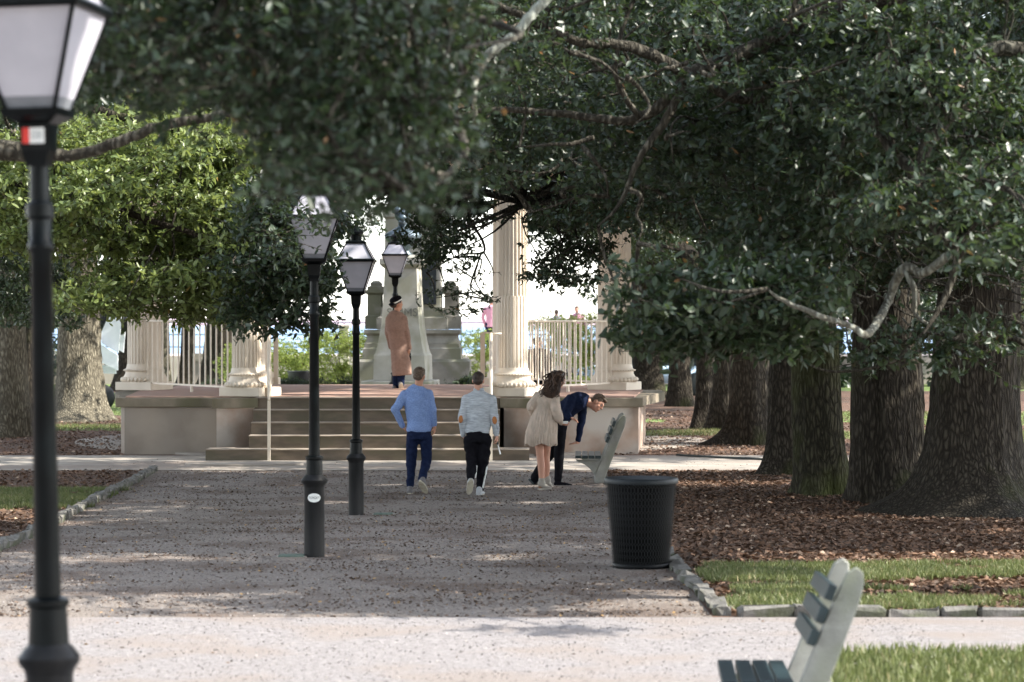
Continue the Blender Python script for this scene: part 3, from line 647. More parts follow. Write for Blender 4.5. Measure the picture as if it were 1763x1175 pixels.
# ------------------------------------------------------------------ lamps
def make_lamp(loc, label, rz, zs=1.0):
    t = thing('street_lamp', label, 'street lamp', loc, rz, 'lamp posts along the middle of the path')
    bm = bmesh.new(); lathe(bm, [(.088, -.1), (.086, .0), (.084, .58), (.088, .6), (.108, .625), (.11, .645), (.09, .672), (.072, .69)], 20); shade_auto(obj('base_tube', bm, M_IRONB, t), 35)
    bm = bmesh.new(); lathe(bm, [(.072, .688), (.066, .81), (.075, .818), (.075, .838), (.05, .85)], 20); shade_auto(obj('neck', bm, M_IRON, t), 35)
    bm = bmesh.new(); lathe(bm, [(.047, .848), (.037, 2.0), (.046, 2.02), (.046, 2.04), (.04, 2.05), (.04, 2.12), (.05, 2.13), (.05, 2.17), (.037, 2.185), (.034, 2.33)], 16); shade_auto(obj('shaft', bm, M_IRON, t), 35)
    e = bpy.data.objects.new('lantern', None); link(e, t); e.location = (0, 0, 2.3)
    bm = bmesh.new(); loft(bm, [(.036, .036, 0), (.04, .04, .02), (.05, .05, .05), (.055, .055, .14), (.1, .1, .165), (.105, .105, .19)]); obj('socket', bm, M_IRON, e)
    zb, zm, zt = .19, .515, .72; rb, rm_, rt = .088, .196, .1
    def ring(nm, h, z, th, s2=0): 
        bm = bmesh.new()
        for a in range(4):
            q = Matrix.Rotation(a * math.pi / 2, 3, 'Z'); b2 = bmesh.new(); box(b2, (0, -h, z), (2 * h + .022, .022, th))
            for v in b2.verts: v.co = q @ v.co
            me = bpy.data.meshes.new('t'); b2.to_mesh(me); b2.free(); bm.from_mesh(me); bpy.data.meshes.remove(me)
        obj(nm, bm, M_IRON, e)
    bmf = bmesh.new()
    for h0, z0, h1, z1 in ((rb, zb, rm_, zm), (rm_, zm + .03, rt, zt)):
        for sx, sy in ((-1, -1), (1, -1), (1, 1), (-1, 1)): tube(bmf, [(sx * h0, sy * h0, z0), (sx * h1, sy * h1, z1)], .0095, 4)
    obj('corner_bars', bmf, M_IRON, e)
    bm = bmesh.new(); loft(bm, [(rm_ + .012, rm_ + .012, zm), (rm_ + .022, rm_ + .022, zm + .008), (rm_ + .022, rm_ + .022, zm + .022), (rm_ + .012, rm_ + .012, zm + .034)]); obj('belt', bm, M_IRON, e)
    for k in range(4):
        q = Matrix.Rotation(k * math.pi / 2, 3, 'Z')
        for nm, m, h0, z0, h1, z1 in (('pane', M_GLASS, rb + (rm_ - rb) * .12, zb + (zm - zb) * .12, rm_, zm), ('dusty_pane', M_GLASSD, rb, zb, rb + (rm_ - rb) * .118, zb + (zm - zb) * .118), ('roof_pane', M_GLASS, rm_ - .004, zm + .034, rt, zt)):
            bm = bmesh.new(); g = .003
            v = [bm.verts.new(q @ Vector(p)) for p in ((-h0, -h0 + g, z0), (h0, -h0 + g, z0), (h1, -h1 + g, z1), (-h1, -h1 + g, z1))]
            w2 = [bm.verts.new(q @ (Vector(p) + Vector((0, .006, 0)))) for p in ((-h0, -h0 + g, z0), (h0, -h0 + g, z0), (h1, -h1 + g, z1), (-h1, -h1 + g, z1))]
            bm.faces.new(v); bm.faces.new(w2[::-1])
            for i in range(4): bm.faces.new((v[i], v[(i + 1) % 4], w2[(i + 1) % 4], w2[i]))
            obj(nm, bm, m, e)
    bm = bmesh.new(); loft(bm, [(rt + .012, rt + .012, zt), (rt + .012, rt + .012, zt + .02), (.075, .075, zt + .035)]); lathe(bm, [(.062, zt + .03), (.062, zt + .1), (.085, zt + .11), (.085, zt + .13), (.05, zt + .165), (.02, zt + .18), (.012, zt + .22), (.022, zt + .235), (.004, zt + .26)], 16); obj('vent_cap', bm, M_IRON, e)
    return t
def cp(o, parent=None):
    c = o.copy(); C.objects.link(c); c.parent = parent
    for ch in o.children: cp(ch, c)
    return c
L2 = make_lamp((X_(541, 21.3), 21.3, 0), 'black lamp post with an oval white sticker on its base', R(3))
specs = [((X_(613, 28.4), 28.4, gz(28.4)), 'black lamp post standing directly to the right of the one with the oval sticker', R(-1), 1),
         ((X_(680.5, 53.5), 53.5, -.12), 'farthest black lamp post, rising behind the woman in the long coat', R(0), 1.235)]
base_l = L2
for lc, lb, rz, sc in specs:
    c = cp(base_l); c.location = lc; c.rotation_euler = (0, 0, rz); c['label'] = lb; c.scale = (sc * 1.06 if sc > 1 else 1, sc * 1.06 if sc > 1 else 1, sc)
L1 = cp(base_l); L1.location = (X_(90, 8.62), 8.62, .18); L1.rotation_euler = (0, R(-1.1), R(-8)); L1.scale = (.95, .95, 1); L1['label'] = 'large blurred nearest lamp post with a red and white tag under its lantern'
lan = [c for c in L1.children if c.name.startswith('lantern')][0]
tg = obj('tag', boxm((0, -.059, .1), (.078, .004, .052)), M_WHITE, lan); obj('red_band', boxm((-.027, -.063, .1), (.024, .004, .052)), M_RED, tg); text('08', .04, (.013, -.062, .1), (R(90), 0, 0), mat('grey print', (.4, .42, .42)), tg, ext=.001)
# oval sticker
bm = bmesh.new(); cols = []
for i in range(17):
    xx = -.056 + .112 * i / 16; hz_ = .037 * math.sqrt(max(.0004, 1 - (xx / .056) ** 2)); th = xx / .0855
    cols.append([bm.verts.new((.0878 * math.sin(th), -.0878 * math.cos(th), .5 + s_ * hz_)) for s_ in (-1, 1)])
for a, b in zip(cols, cols[1:]): bm.faces.new((a[0], b[0], b[1], a[1]))
stk = obj('sticker', bm, M_WHITE, L2)
for i, ch in enumerate('TERGET'):
    th = (i - 2.5) * .016 / .0855; text(ch, .026, (.0886 * math.sin(th), -.0886 * math.cos(th), .5), (R(90), 0, th), M_INK, stk, 'letter', ext=.0004)
for x, y, lab in ((502, 961, 'flat green utility cover in the gravel left of the stickered lamp base'), (660, 888, 'flat green utility cover in the gravel right of the second lamp base')):
    Y = GY(y); t = thing('utility_cover', lab, 'utility cover', (X_(x, Y), Y, gz(Y)))
    Mg = mat('green plastic cover', (.07, .12, .1), .6, (.12, .15, .12), 20); obj('lid', boxm((0, 0, .018), (.21, .16, .02), 0, .004), Mg, t); obj('rim', boxm((0, 0, .004), (.25, .2, .02)), MATS['worn concrete path'], t)

# ------------------------------------------------------------------ benches
def bench_frame(bm, y0, th):
    k = .00173 * 1.0; ox, oz = 690, 1012
    board = [(862, 480), (880, 496), (880, 530), (868, 580), (722, 962), (716, 1012), (635, 1012), (640, 955), (690, 835), (790, 590), (836, 496)]
    brk = [(488, 826), (690, 838), (640, 950), (628, 940), (602, 900), (562, 866), (502, 842)]
    for poly in (board, brk):
        a = [bm.verts.new(((x - ox) * k, y0, (oz - z) * k)) for x, z in poly]; b = [bm.verts.new(((x - ox) * k, y0 + th, (oz - z) * k)) for x, z in poly]
        if poly is brk:
            for v in a: v.co.y += .012
            for v in b: v.co.y -= .012
        bm.faces.new(a); bm.faces.new(b[::-1])
        for i in range(len(a)): bm.faces.new((a[i], b[i], b[(i + 1) % len(a)], a[(i + 1) % len(a)]))
def make_bench(loc, label, rz, rx=0, L_=1.0):
    t = thing('park_bench', label, 'bench', loc, rz, 'park benches along the right edge of the path'); t.rotation_euler = (rx, 0, rz)
    for y0 in (0, L_):
        bm = bmesh.new(); bench_frame(bm, y0, .075); bmesh.ops.recalc_face_normals(bm, faces=bm.faces); bmesh.ops.bevel(bm, geom=bm.edges[:], offset=.006, affect='EDGES'); obj('end_frame', bm, M_FRAME, t)
    k = .00173; ox, oz = 690, 1012
    for x in (510, 563, 614, 664): obj('seat_slat', boxm(((x - ox) * k, L_ / 2 + .04, (oz - 806) * k), (.078, L_ + .26, .04), 0, .004), M_SLAT, t)
    ang = math.atan2(868 - 722, 962 - 580)
    for x, z in ((786, 548), (762, 610), (738, 672)):
        b2 = bmesh.new(); box(b2, (0, 0, 0), (.042, L_ + .26, .078), 0, .004); bmesh.ops.rotate(b2, verts=b2.verts, cent=(0, 0, 0), matrix=Matrix.Rotation(ang, 3, 'Y')); bmesh.ops.translate(b2, verts=b2.verts, vec=((x - ox) * k, L_ / 2 + .04, (oz - z) * k)); obj('back_slat', b2, M_SLAT, t)
    return t
b1 = make_bench((1.2 + 0, 34.3, gz(34.3)), 'park bench beside the man bending over at the foot of the bandstand', R(-1.5))
b2_ = cp(b1); b2_.location = (1.22, 11.0, .07); b2_.rotation_euler = (R(-2.7), 0, R(-3.6)); b2_.scale = (.9, .9, .9); b2_['label'] = 'blurred park bench cut off by the bottom edge of the picture'

# ------------------------------------------------------------------ trash can
cx, cyY = X_(1104, 20.2), 20.2
tc_ = thing('trash_can', 'tapered black expanded metal trash can beside the path edge', 'trash can', (cx, cyY, gz(20.2)))
H_ = .70; rb, rt = .222, .283
V = []; Q = []
n = 62; m_ = 26
for fam in (1, -1):
    for i in range(n):
        for j in range(m_ + 1):
            z = .03 + (H_ - .05) * j / m_; r = rb + (rt - rb) * z / H_ + .003 * (1 if (j % 2) else -1) * fam
            off = ((j % 2) * .5 * fam)
            a = 2 * math.pi * (i + off + .25 * (fam < 0)) / n; da = .0035 / r
            V += [(r * math.cos(a - da), r * math.sin(a - da), z), (r * math.cos(a + da), r * math.sin(a + da), z)]
            if j < m_: k = len(V) - 2; Q.append((k, k + 1, k + 3, k + 2))
o = quadmesh('mesh_side', V, Q, None, mat('can wire', (.007, .008, .009), .42, spec=.22), tc_); o['kind'] = 'stuff'
bm = bmesh.new(); lathe(bm, [(rb - .012, 0), (rt - .014, H_ - .01)], 40); obj('liner', bm, M_LINER, tc_, True)
bm = bmesh.new(); lathe(bm, [(rb, .0), (rb + .005, .005), (rb + .006, .04), (rb, .045)], 40); obj('base_band', bm, M_CAN, tc_, True)
bm = bmesh.new(); lathe(bm, [(rt - .012, H_ - .03), (rt + .008, H_ - .028), (rt + .012, H_), (rt + .004, H_ + .014), (rt - .02, H_ + .012), (rt - .05, H_ - .005), (.12, H_ - .012), (.11, H_ - .03)], 48); shade_auto(obj('lid_ring', bm, M_LID, tc_), 40)

# ------------------------------------------------------------------ edging
def edging(name, label, pts, ln, hgt, thk, seed):
    hgt *= .75
    rnd = random.Random(seed); p0 = Vector(pts[0]); t = thing(name, label, 'edging', (p0.x, p0.y, gz(p0.y)), 0, 'stone edgings of the beds')
    sp = [Vector((p[0], p[1], 0)) for p in pts]; seg = 0; cur = sp[0].copy(); i = 0
    while seg < len(sp) - 1:
        d = sp[seg + 1] - cur; L_ = ln * rnd.uniform(.6, 1.3)
        if d.length < L_ * .5: seg += 1; continue
        L_ = min(L_, d.length); u = d.normalized(); c = cur + u * L_ / 2; cur = cur + u * L_
        bm = bmesh.new(); box(bm, (0, 0, 0), (L_ - .012, thk * rnd.uniform(.85, 1.15), hgt * rnd.uniform(.85, 1.15) + .1), 0, .014)
        for v in bm.verts: v.co += Vector((rnd.gauss(0, .012), rnd.gauss(0, .014), rnd.gauss(0, .012)))
        z = gz(c.y) + hgt / 2 - .05 + rnd.gauss(0, .006)
        o = obj('edging_stone', bm, M_EDGE, t); o.location = (c.x - p0.x + rnd.gauss(0, .008), c.y - p0.y + rnd.gauss(0, .008), z - gz(p0.y)); o.rotation_euler = (rnd.gauss(0, .04), rnd.gauss(0, .03), math.atan2(u.y, u.x) + rnd.gauss(0, .03))
edging('stone_edging', 'row of upright grey edging stones along the left bed beside the path', [(PL(y) - .02, y) for y in (21, 24, 27, 29, 33, 37)], .3, .1, .1, 1)
edging('stone_edging', 'mossy edging stones running from the trash can to the bed corner', [(1.31, 21.6), (1.3, 19), (1.36, 17), (1.34, 16.4)], .5, .07, .1, 2)
edging('stone_edging', 'low mossy edging stones between the white gravel and the right hand grass', [(1.45, 16.38), (3, 16.4), (7, 16.4)], .46, .075, .12, 3)
edging('stone_edging', 'thin edging stones hidden under leaves from the far bench to the trash can', [(1.3, 36.9), (1.31, 30), (1.3, 21.9)], .6, .02, .08, 4)
bm = bmesh.new(); tube(bm, spline([(X_(1165, 40.6), 40.6, gz(40.6) + .03), (X_(1220, 40.2), 40.2, gz(40) + .03), (X_(1290, 39.8), 39.8, gz(39.8) + .03), (X_(1330, 39.5), 39.5, gz(39.5) + .03)], 5), .018, 6)
tag(obj('hose', bm, M_INK, None, True), 'thin black hose lying across the pavement right of the bandstand', 'hose')

# ------------------------------------------------------------------ cannon, car, planter
MC = mat('white painted gun carriage', (.8, .84, .88), .5, (.7, .74, .8), 3); MK = mat('black gun iron', (.02, .022, .025), .45)
cY = 62.0; cn = thing('cannon', 'white gun carriage with black barrel between the two left oak trunks', 'cannon', (X_(185, cY), cY, -.12)); sc_ = F / cY
def cpx(x, y): return ((x - 185) / sc_, Z_(y, cY) + .12)
def plate(nm, poly, y0, y1, m):
    bm = bmesh.new(); a = [bm.verts.new((*(cpx(x, y)[:1]), y0, cpx(x, y)[1])) for x, y in poly]; b = [bm.verts.new((cpx(x, y)[0], y1, cpx(x, y)[1])) for x, y in poly]
    bm.faces.new(a); bm.faces.new(b[::-1])
    for i in range(len(a)): bm.faces.new((a[i], b[i], b[(i + 1) % len(a)], a[(i + 1) % len(a)]))
    return obj(nm, bm, m, cn)
plate('cheek_plate', [(190, 538), (204, 536), (208, 560), (204, 608), (176, 592), (174, 575)], -.05, .05, MC); plate('cheek_plate', [(190, 538), (204, 536), (208, 560), (204, 608), (176, 592), (174, 575)], .75, .85, MC)
plate('sloping_rail', [(140, 570), (205, 612), (205, 638), (140, 606)], -.25, -.12, MC); plate('lower_rail', [(150, 626), (200, 632), (200, 644), (150, 642)], -.1, .05, MC)
plate('upright', [(169, 615), (177, 617), (177, 660), (169, 660)], -.3, -.2, MC)
for x in (205, 120):
    bm = bmesh.new(); lathe(bm, [(.1, -.06), (.3, -.05), (.33, 0), (.3, .05), (.1, .06)], 24)
    bmesh.ops.rotate(bm, verts=bm.verts, cent=(0, 0, 0), matrix=Matrix.Rotation(R(90), 3, 'X')); o = obj('wheel', bm, MK, cn, True); px_, pz_ = cpx(174 if x > 150 else 120, 652); o.location = (px_, .05, .27)
bm = bmesh.new(); a = Vector((cpx(172, 548)[0], .4, cpx(0, 548)[1])); dirv = Vector((-.7, -.45, .12)).normalized(); tube(bm, [a - dirv * .75, a - dirv * .6, a - dirv * .55, a, a + dirv * 1.6, a + dirv * 1.65, a + dirv * 1.75], [.08, .1, .34, .34, .24, .28, .27], 24); obj('barrel', bm, MK, cn, True)
bm = bmesh.new(); tube(bm, [(cpx(183, 0)[0], .4, cpx(0, 555)[1]), (cpx(183, 0)[0] + .2, .35, cpx(0, 520)[1] - .1)], [.3, .22], 20); obj('breech', bm, MC, cn, True)
bm = bmesh.new(); box(bm, (cpx(205, 0)[0], 0, cpx(0, 536)[1]), (.3, .3, .14), 0, .02); obj('bracket', bm, MK, cn)
# parked car glimpsed right of the bandstand
cr = thing('parked_car', 'pale blue car glimpsed between the right column and the dark trunk', 'car', (X_(1118, 74), 74, -.12)); MCAR = mat('pale blue car paint', (.45, .6, .75), .25); MWIN = mat('car window', (.03, .04, .05), .1)
bm = bmesh.new(); prof = [(-2.1, .35), (-2.15, .75), (-1.5, .85), (2.0, .85), (2.15, .7), (2.1, .35)]; a = [bm.verts.new((x, -.8, z)) for x, z in prof]; b = [bm.verts.new((x, .8, z)) for x, z in prof]; bm.faces.new(a); bm.faces.new(b[::-1])
for i in range(6): bm.faces.new((a[i], b[i], b[(i + 1) % 6], a[(i + 1) % 6]))
bmesh.ops.bevel(bm, geom=bm.edges[:], offset=.06, segments=2, affect='EDGES'); obj('body', bm, MCAR, cr, True)
bm = bmesh.new(); prof = [(-1.1, .84), (-.5, 1.34), (.9, 1.36), (1.7, .84)]; a = [bm.verts.new((x, -.72 + .1 * (z > 1), z)) for x, z in prof]; b = [bm.verts.new((x, .72 - .1 * (z > 1), z)) for x, z in prof]; bm.faces.new(a); bm.faces.new(b[::-1])
for i in range(4): bm.faces.new((a[i], b[i], b[(i + 1) % 4], a[(i + 1) % 4]))
obj('window', bm, MWIN, cr); obj('roof', boxm((.2, 0, 1.375), (1.4, 1.2, .04), 0, .015), MCAR, cr)
for x in (-1.3, 1.3):
    for y in (-.78, .78):
        bm = bmesh.new(); lathe(bm, [(.1, -.1), (.3, -.1), (.33, -.05), (.33, .05), (.3, .1), (.1, .1)], 20); bmesh.ops.rotate(bm, verts=bm.verts, cent=(0, 0, 0), matrix=Matrix.Rotation(R(90), 3, 'X')); o = obj('wheel', bm, M_INK, cr, True); o.location = (x, y, .33)
pY = 66.; t = thing('planter', 'round black tub standing in front of the bright shrubs', 'planter', (X_(516, pY), pY, -.12))
bm = bmesh.new(); zt_ = Z_(639, pY) + .12; zb_ = Z_(660, pY) + .12; lathe(bm, [(.2, 0), (.25, .02), (.25, zb_ - .05), (.29, zb_), (.31, zt_ - .04), (.33, zt_ - .03), (.33, zt_), (.27, zt_), (.26, zt_ - .05)], 28); shade_auto(obj('tub', bm, MK, t)); bm = bmesh.new(); lathe(bm, [(.262, zt_ - .06), (.1, zt_ - .03)], 16); obj('soil', bm, M_DIRT, t)
# ------------------------------------------------------------------ people
def prim_mesh(prims):
    bm = bmesh.new()
    for p in prims:
        if p[0] == 'c':      # tapered capsule a, b, ra, rb
            a, b, ra, rb = Vector(p[1]), Vector(p[2]), p[3], p[4]; fl = p[5] if len(p) > 5 else None
            d = (b - a); L_ = max(d.length, 1e-4); q = d.to_track_quat('Z', 'Y').to_matrix().to_4x4(); n = 14; rings = []
            prof = [(ra * math.cos(t), -ra * math.sin(t)) for t in (1.45, 1.0, .5)] + [(ra, 0), (rb, L_)] + [(rb * math.cos(t), L_ + rb * math.sin(t)) for t in (.5, 1.0, 1.45)]
            for r, z in prof: rings.append([bm.verts.new(a + (q @ Vector((r * math.cos(2 * math.pi * i / n), r * math.sin(2 * math.pi * i / n), z)))) for i in range(n)])
            if fl:
                for rg in rings:
                    for v in rg: v.co = Vector(((v.co.x), (v.co.y - a.y) * fl + a.y, v.co.z)) if False else v.co
            for A, B in zip(rings, rings[1:]):
                for i in range(n): bm.faces.new((A[i], A[(i + 1) % n], B[(i + 1) % n], B[i]))
            bm.faces.new(rings[0][::-1]); bm.faces.new(rings[-1])
        elif p[0] == 'e':    # ellipsoid c, (rx,ry,rz), rotation matrix
            r_ = bmesh.ops.create_icosphere(bm, subdivisions=3, radius=1); M = (p[3].to_3x3() if len(p) > 3 and p[3] is not None else Matrix.Identity(3)) @ Matrix.Diagonal(p[2])
            for v in r_['verts']: v.co = Vector(p[1]) + M @ v.co
        elif p[0] == 'l':    # loft of ellipses: list of (centre, hx, hy), axes x across, y deep, following the line
            secs = p[1]; n = 20; rings = []
            ax = p[2] if len(p) > 2 else Vector((1, 0, 0))
            for i, (c_, hx, hy) in enumerate(secs):
                t = (Vector(secs[min(i + 1, len(secs) - 1)][0]) - Vector(secs[max(i - 1, 0)][0])).normalized()
                u = (ax - t * ax.dot(t)).normalized(); v_ = t.cross(u)
                rings.append([bm.verts.new(Vector(c_) + u * hx * math.cos(2 * math.pi * k / n) + v_ * hy * math.sin(2 * math.pi * k / n)) for k in range(n)])
            for A, B in zip(rings, rings[1:]):
                for i in range(n): bm.faces.new((A[i], A[(i + 1) % n], B[(i + 1) % n], B[i]))
            bm.faces.new(rings[0][::-1]); bm.faces.new(rings[-1])
    bmesh.ops.recalc_face_normals(bm, faces=bm.faces)
    me = bpy.data.meshes.new('t'); bm.to_mesh(me); bm.free(); return me
def blobby(name, prims, m, parent, voxel=.01, smooth=6, folds=0, fseed=0, fscale=14):
    """one continuous skin over overlapping volumes"""
    inv = -parent.location
    me = prim_mesh(prims); o = bpy.data.objects.new('t', me); C.objects.link(o)
    md = o.modifiers.new('r', 'REMESH'); md.mode = 'VOXEL'; md.voxel_size = voxel
    ms = o.modifiers.new('s', 'SMOOTH'); ms.iterations = smooth; ms.factor = .5
    dg = bpy.context.evaluated_depsgraph_get(); m2 = bpy.data.meshes.new_from_object(o.evaluated_get(dg)); bpy.data.objects.remove(o)
    n = len(m2.vertices); co = np.empty(n * 3, np.float32); m2.vertices.foreach_get('co', co); co = co.reshape(-1, 3)
    if folds:
        nn = np.empty(n * 3, np.float32); m2.vertices.foreach_get('normal', nn); nn = nn.reshape(-1, 3)
        f = vnoise(co[:, 0] * fscale * .8 + co[:, 2] * fscale * .4, co[:, 2] * fscale + co[:, 1] * 5, fseed, 3) - .5
        co = co + nn * (f * 2 * folds)[:, None].astype(np.float32)
    co = co + np.array(tuple(inv), np.float32); m2.vertices.foreach_set('co', co.astype(np.float32).ravel())
    m2.name = name; m2.materials.clear(); m2.materials.append(m); m2.shade_smooth(); m2.update()
    return link(bpy.data.objects.new(name, m2), parent)
def cap(a, b, ra, rb): return ('c', a, b, ra, rb)
def hand_prims(wr, tip_dir, palm_n, s=1.0, curl=.5, side=1):
    """palm, four unequal bent fingers and a thumb"""
    d = Vector(tip_dir).normalized(); nrm = (Vector(palm_n) - d * Vector(palm_n).dot(d)).normalized(); sd_ = d.cross(nrm) * side
    wr = Vector(wr); pr = [cap(wr, wr + d * .03 * s, .023 * s, .026 * s)]
    for k in range(4): pr.append(cap(wr + d * .02 * s + sd_ * (k - 1.5) * .012 * s, wr + d * .075 * s + sd_ * (k - 1.5) * .019 * s, .013 * s, .0115 * s))
    for k, ln in enumerate((.062, .072, .068, .052)):
        a = wr + d * .078 * s + sd_ * (k - 1.5) * .0205 * s; l1 = ln * .52 * s; l2 = ln * .48 * s
        d1 = (d * math.cos(curl * .7) + nrm * math.sin(curl * .7)); d2 = (d * math.cos(curl * 1.8) + nrm * math.sin(curl * 1.8))
        b = a + d1 * l1; pr += [cap(a, b, .0098 * s, .0092 * s), cap(b, b + d2 * l2, .0092 * s, .008 * s)]
    a = wr + d * .025 * s - sd_ * .022 * s; b = a + (d * .55 - sd_ * .8 + nrm * .3).normalized() * .035 * s
    pr += [cap(a, b, .0135 * s, .011 * s), cap(b, b + (d * .85 - sd_ * .25 + nrm * .45).normalized() * .03 * s, .011 * s, .009 * s)]
    return pr
def shoe(name, heel, toe, up, m, sole_m, par, h=.07, w_=.042, heel_h=0):
    """a shoe lying between heel and toe with a separate pale sole; up = direction of the ankle from the sole"""
    heel, toe, up = Vector(heel), Vector(toe), Vector(up).normalized(); d = (toe - heel); L_ = d.length; d.normalize(); up = (up - d * up.dot(d)).normalized(); s_ = d.cross(up)
    pr = [('l', [(heel + up * (.035 + heel_h) - d * .0, w_ * .8, .03), (heel + d * L_ * .25 + up * (.04 + heel_h * .8), w_, .038), (heel + d * L_ * .55 + up * (.034 + heel_h * .3), w_, .03), (heel + d * L_ * .8 + up * .028, w_ * 1.05, .022), (heel + d * L_ + up * .022, w_ * .6, .014)], s_)]
    pr += [cap(heel + d * .055 + up * (.045 + heel_h), heel + d * .05 + up * (h + .035 + heel_h), .043, .04)]
    o = blobby(name, pr, m, par, .007, 4)
    bm = bmesh.new(); n = 18; pts = []
    for i in range(n):
        a = 2 * math.pi * i / n; q = .5 - .5 * math.cos(a); wd = w_ * 1.05 * (math.sin(math.pi * min(1, max(0, q)) ** .9) ** .5 if 0 < q < 1 else .25) * (1.08 if q > .6 else .92)
        pts.append((heel + d * (q * (L_ + .03) - .018), s_ * wd * (1 if a < math.pi else -1)))
    lo_ = [bm.verts.new(p + w2 - par.location) for p, w2 in pts]; hi = [bm.verts.new(p + w2 + up * .024 - par.location) for p, w2 in pts]
    bm.faces.new(lo_); bm.faces.new(hi[::-1])
    for i in range(n): bm.faces.new((lo_[i], lo_[(i + 1) % n], hi[(i + 1) % n], hi[i]))
    obj('sole', bm, sole_m, o).matrix_parent_inverse = Matrix.Identity(4)
    if heel_h:
        pass
    return o
def head_prims(c, s=1.0, face=(0, 1, 0), up=(0, 0, 1)):
    f = Vector(face).normalized(); u = Vector(up); u = (u - f * u.dot(f)).normalized(); r = f.cross(u)
    Rm = Matrix((r, f, u)).transposed(); c = Vector(c); T = lambda x, y, z: c + (r * x + f * y + u * z) * s
    pr = [('e', T(0, -.008, .025), (.074 * s, .092 * s, .088 * s), Rm), ('e', T(0, .02, -.035), (.058 * s, .068 * s, .075 * s), Rm), ('e', T(0, .062, -.085), (.026 * s, .024 * s, .022 * s), Rm),
          cap(T(0, .088, .018), T(0, .105, -.018), .009 * s, .014 * s), ('e', T(0, .082, -.052), (.024 * s, .014 * s, .012 * s), Rm), ('e', T(0, .082, .034), (.05 * s, .012 * s, .012 * s), Rm)]
    for sx in (-1, 1): pr += [('e', T(sx * .075, -.005, -.005), (.012 * s, .022 * s, .034 * s), Rm), ('e', T(sx * .035, .058, -.02), (.022 * s, .02 * s, .022 * s), Rm)]
    return pr, T, Rm
def eyes(T, s, par):
    M_E = mat('eye white', (.35, .3, .28), .3); M_P = mat('eye dark', (.03, .02, .015), .2)
    for sx in (-1, 1):
        for nm, m, y, r in (('eye', M_E, .0765, .0105), ('pupil', M_P, .083, .0072)):
            bm = bmesh.new(); bmesh.ops.create_icosphere(bm, subdivisions=2, radius=r * s); bmesh.ops.translate(bm, verts=bm.verts, vec=T(sx * .03, y, .012) - par.location); obj(nm, bm, m, par, True)
def short_hair(name, T, Rm, m, par, s=1.0, top=0):
    pr = [('e', T(0, -.02, .04 + top), (.083 * s, .093 * s, (.082) * s), Rm), ('e', T(0, -.055, -.01), (.07 * s, .05 * s, .055 * s), Rm), ('e', T(0, .045, .085 + top), (.06 * s, .045 * s, .03 * s), Rm)]
    o = blobby(name, pr, m, par, .006, 3, .004, 5, 55)
    # tufts
    bm = bmesh.new(); rnd = random.Random(3)
    for i in range(260):
        a = rnd.random() * 6.28; e = rnd.uniform(.0, 1.5); x, y, z = math.cos(a) * math.cos(e), math.sin(a) * math.cos(e), math.sin(e)
        if y > .75 and z < .6: continue
        p = T(x * .08, y * .09 - .02, z * .08 + .04 + top); q = T(x * .088 + rnd.gauss(0, .006), y * .1 - .02 + .014, z * .092 + .04 + top + rnd.gauss(0, .004)); dd = (q - p); sdv = dd.cross(Vector((rnd.random(), rnd.random(), rnd.random()))).normalized() * .0035
        v = [bm.verts.new(k - par.location) for k in (p - sdv, p + sdv, q)]; bm.faces.new(v)
    h = obj('hair_tufts', bm, m, o); return o
def person(label, loc, group=None): return thing('person', label, 'person', loc, 0, group)
def knit(name, c1, c2, sc, st):
    return mat(name, c1, .95, c2, sc, .6, 160, stretch=st, contrast=.8, bdist=.004)
M_BLUE = knit('blue knit wool', (.12, .2, .44), (.27, .38, .64), 60, (1, 1, 1.6))
M_GREYK = knit('grey flecked knit', (.25, .28, .32), (.6, .64, .68), 34, (.4, .4, 3.5))
M_JEAN = mat('dark blue denim', (.006, .011, .034), .85, (.012, .02, .055), 25, .3, 160, spec=.1)
M_BLACKC = mat('black cloth', (.005, .005, .007), .9, (.009, .009, .012), 20, .2, 120, spec=.1)
M_NAVY = mat('navy knit', (.008, .013, .035), .9, (.013, .02, .05), 25, .3, 140, spec=.1)
M_HAIRB = mat('dark brown hair', (.022, .014, .01), .6, (.06, .036, .024), 30, .4, 90, stretch=(1, 1, .3))
M_HAIRL = mat('light brown hair', (.06, .038, .024), .65, (.15, .1, .065), 40, .4, 90)
M_HAIRG = mat('wavy brown hair', (.035, .02, .014), .5, (.13, .075, .048), 26, .4, 80, stretch=(1, 1, .4))
M_CREAM = mat('cream chiffon', (.68, .55, .45), .9, (.52, .43, .35), 18, .4, 120, stretch=(1, 1, .5))
M_COAT = mat('camel wool coat', (.3, .19, .145), .95, (.25, .16, .125), 30, .3, 140)
M_SOLE = mat('dirty pale sole', (.5, .46, .36), .9, (.36, .32, .25), 20, .2, 80)
M_SHOE = mat('grey suede shoe', (.16, .15, .15), .9); M_SHOEG = mat('light grey trainer', (.42, .43, .44), .8)
M_BOOT = mat('grey beige suede boot', (.4, .37, .32), .9, (.32, .29, .25), 15); M_SUEDE = mat('tan suede patch', (.42, .17, .06), .9)

def P3(Y0): return lambda x, y, dy=0.0: P(x, y, Y0 + dy)

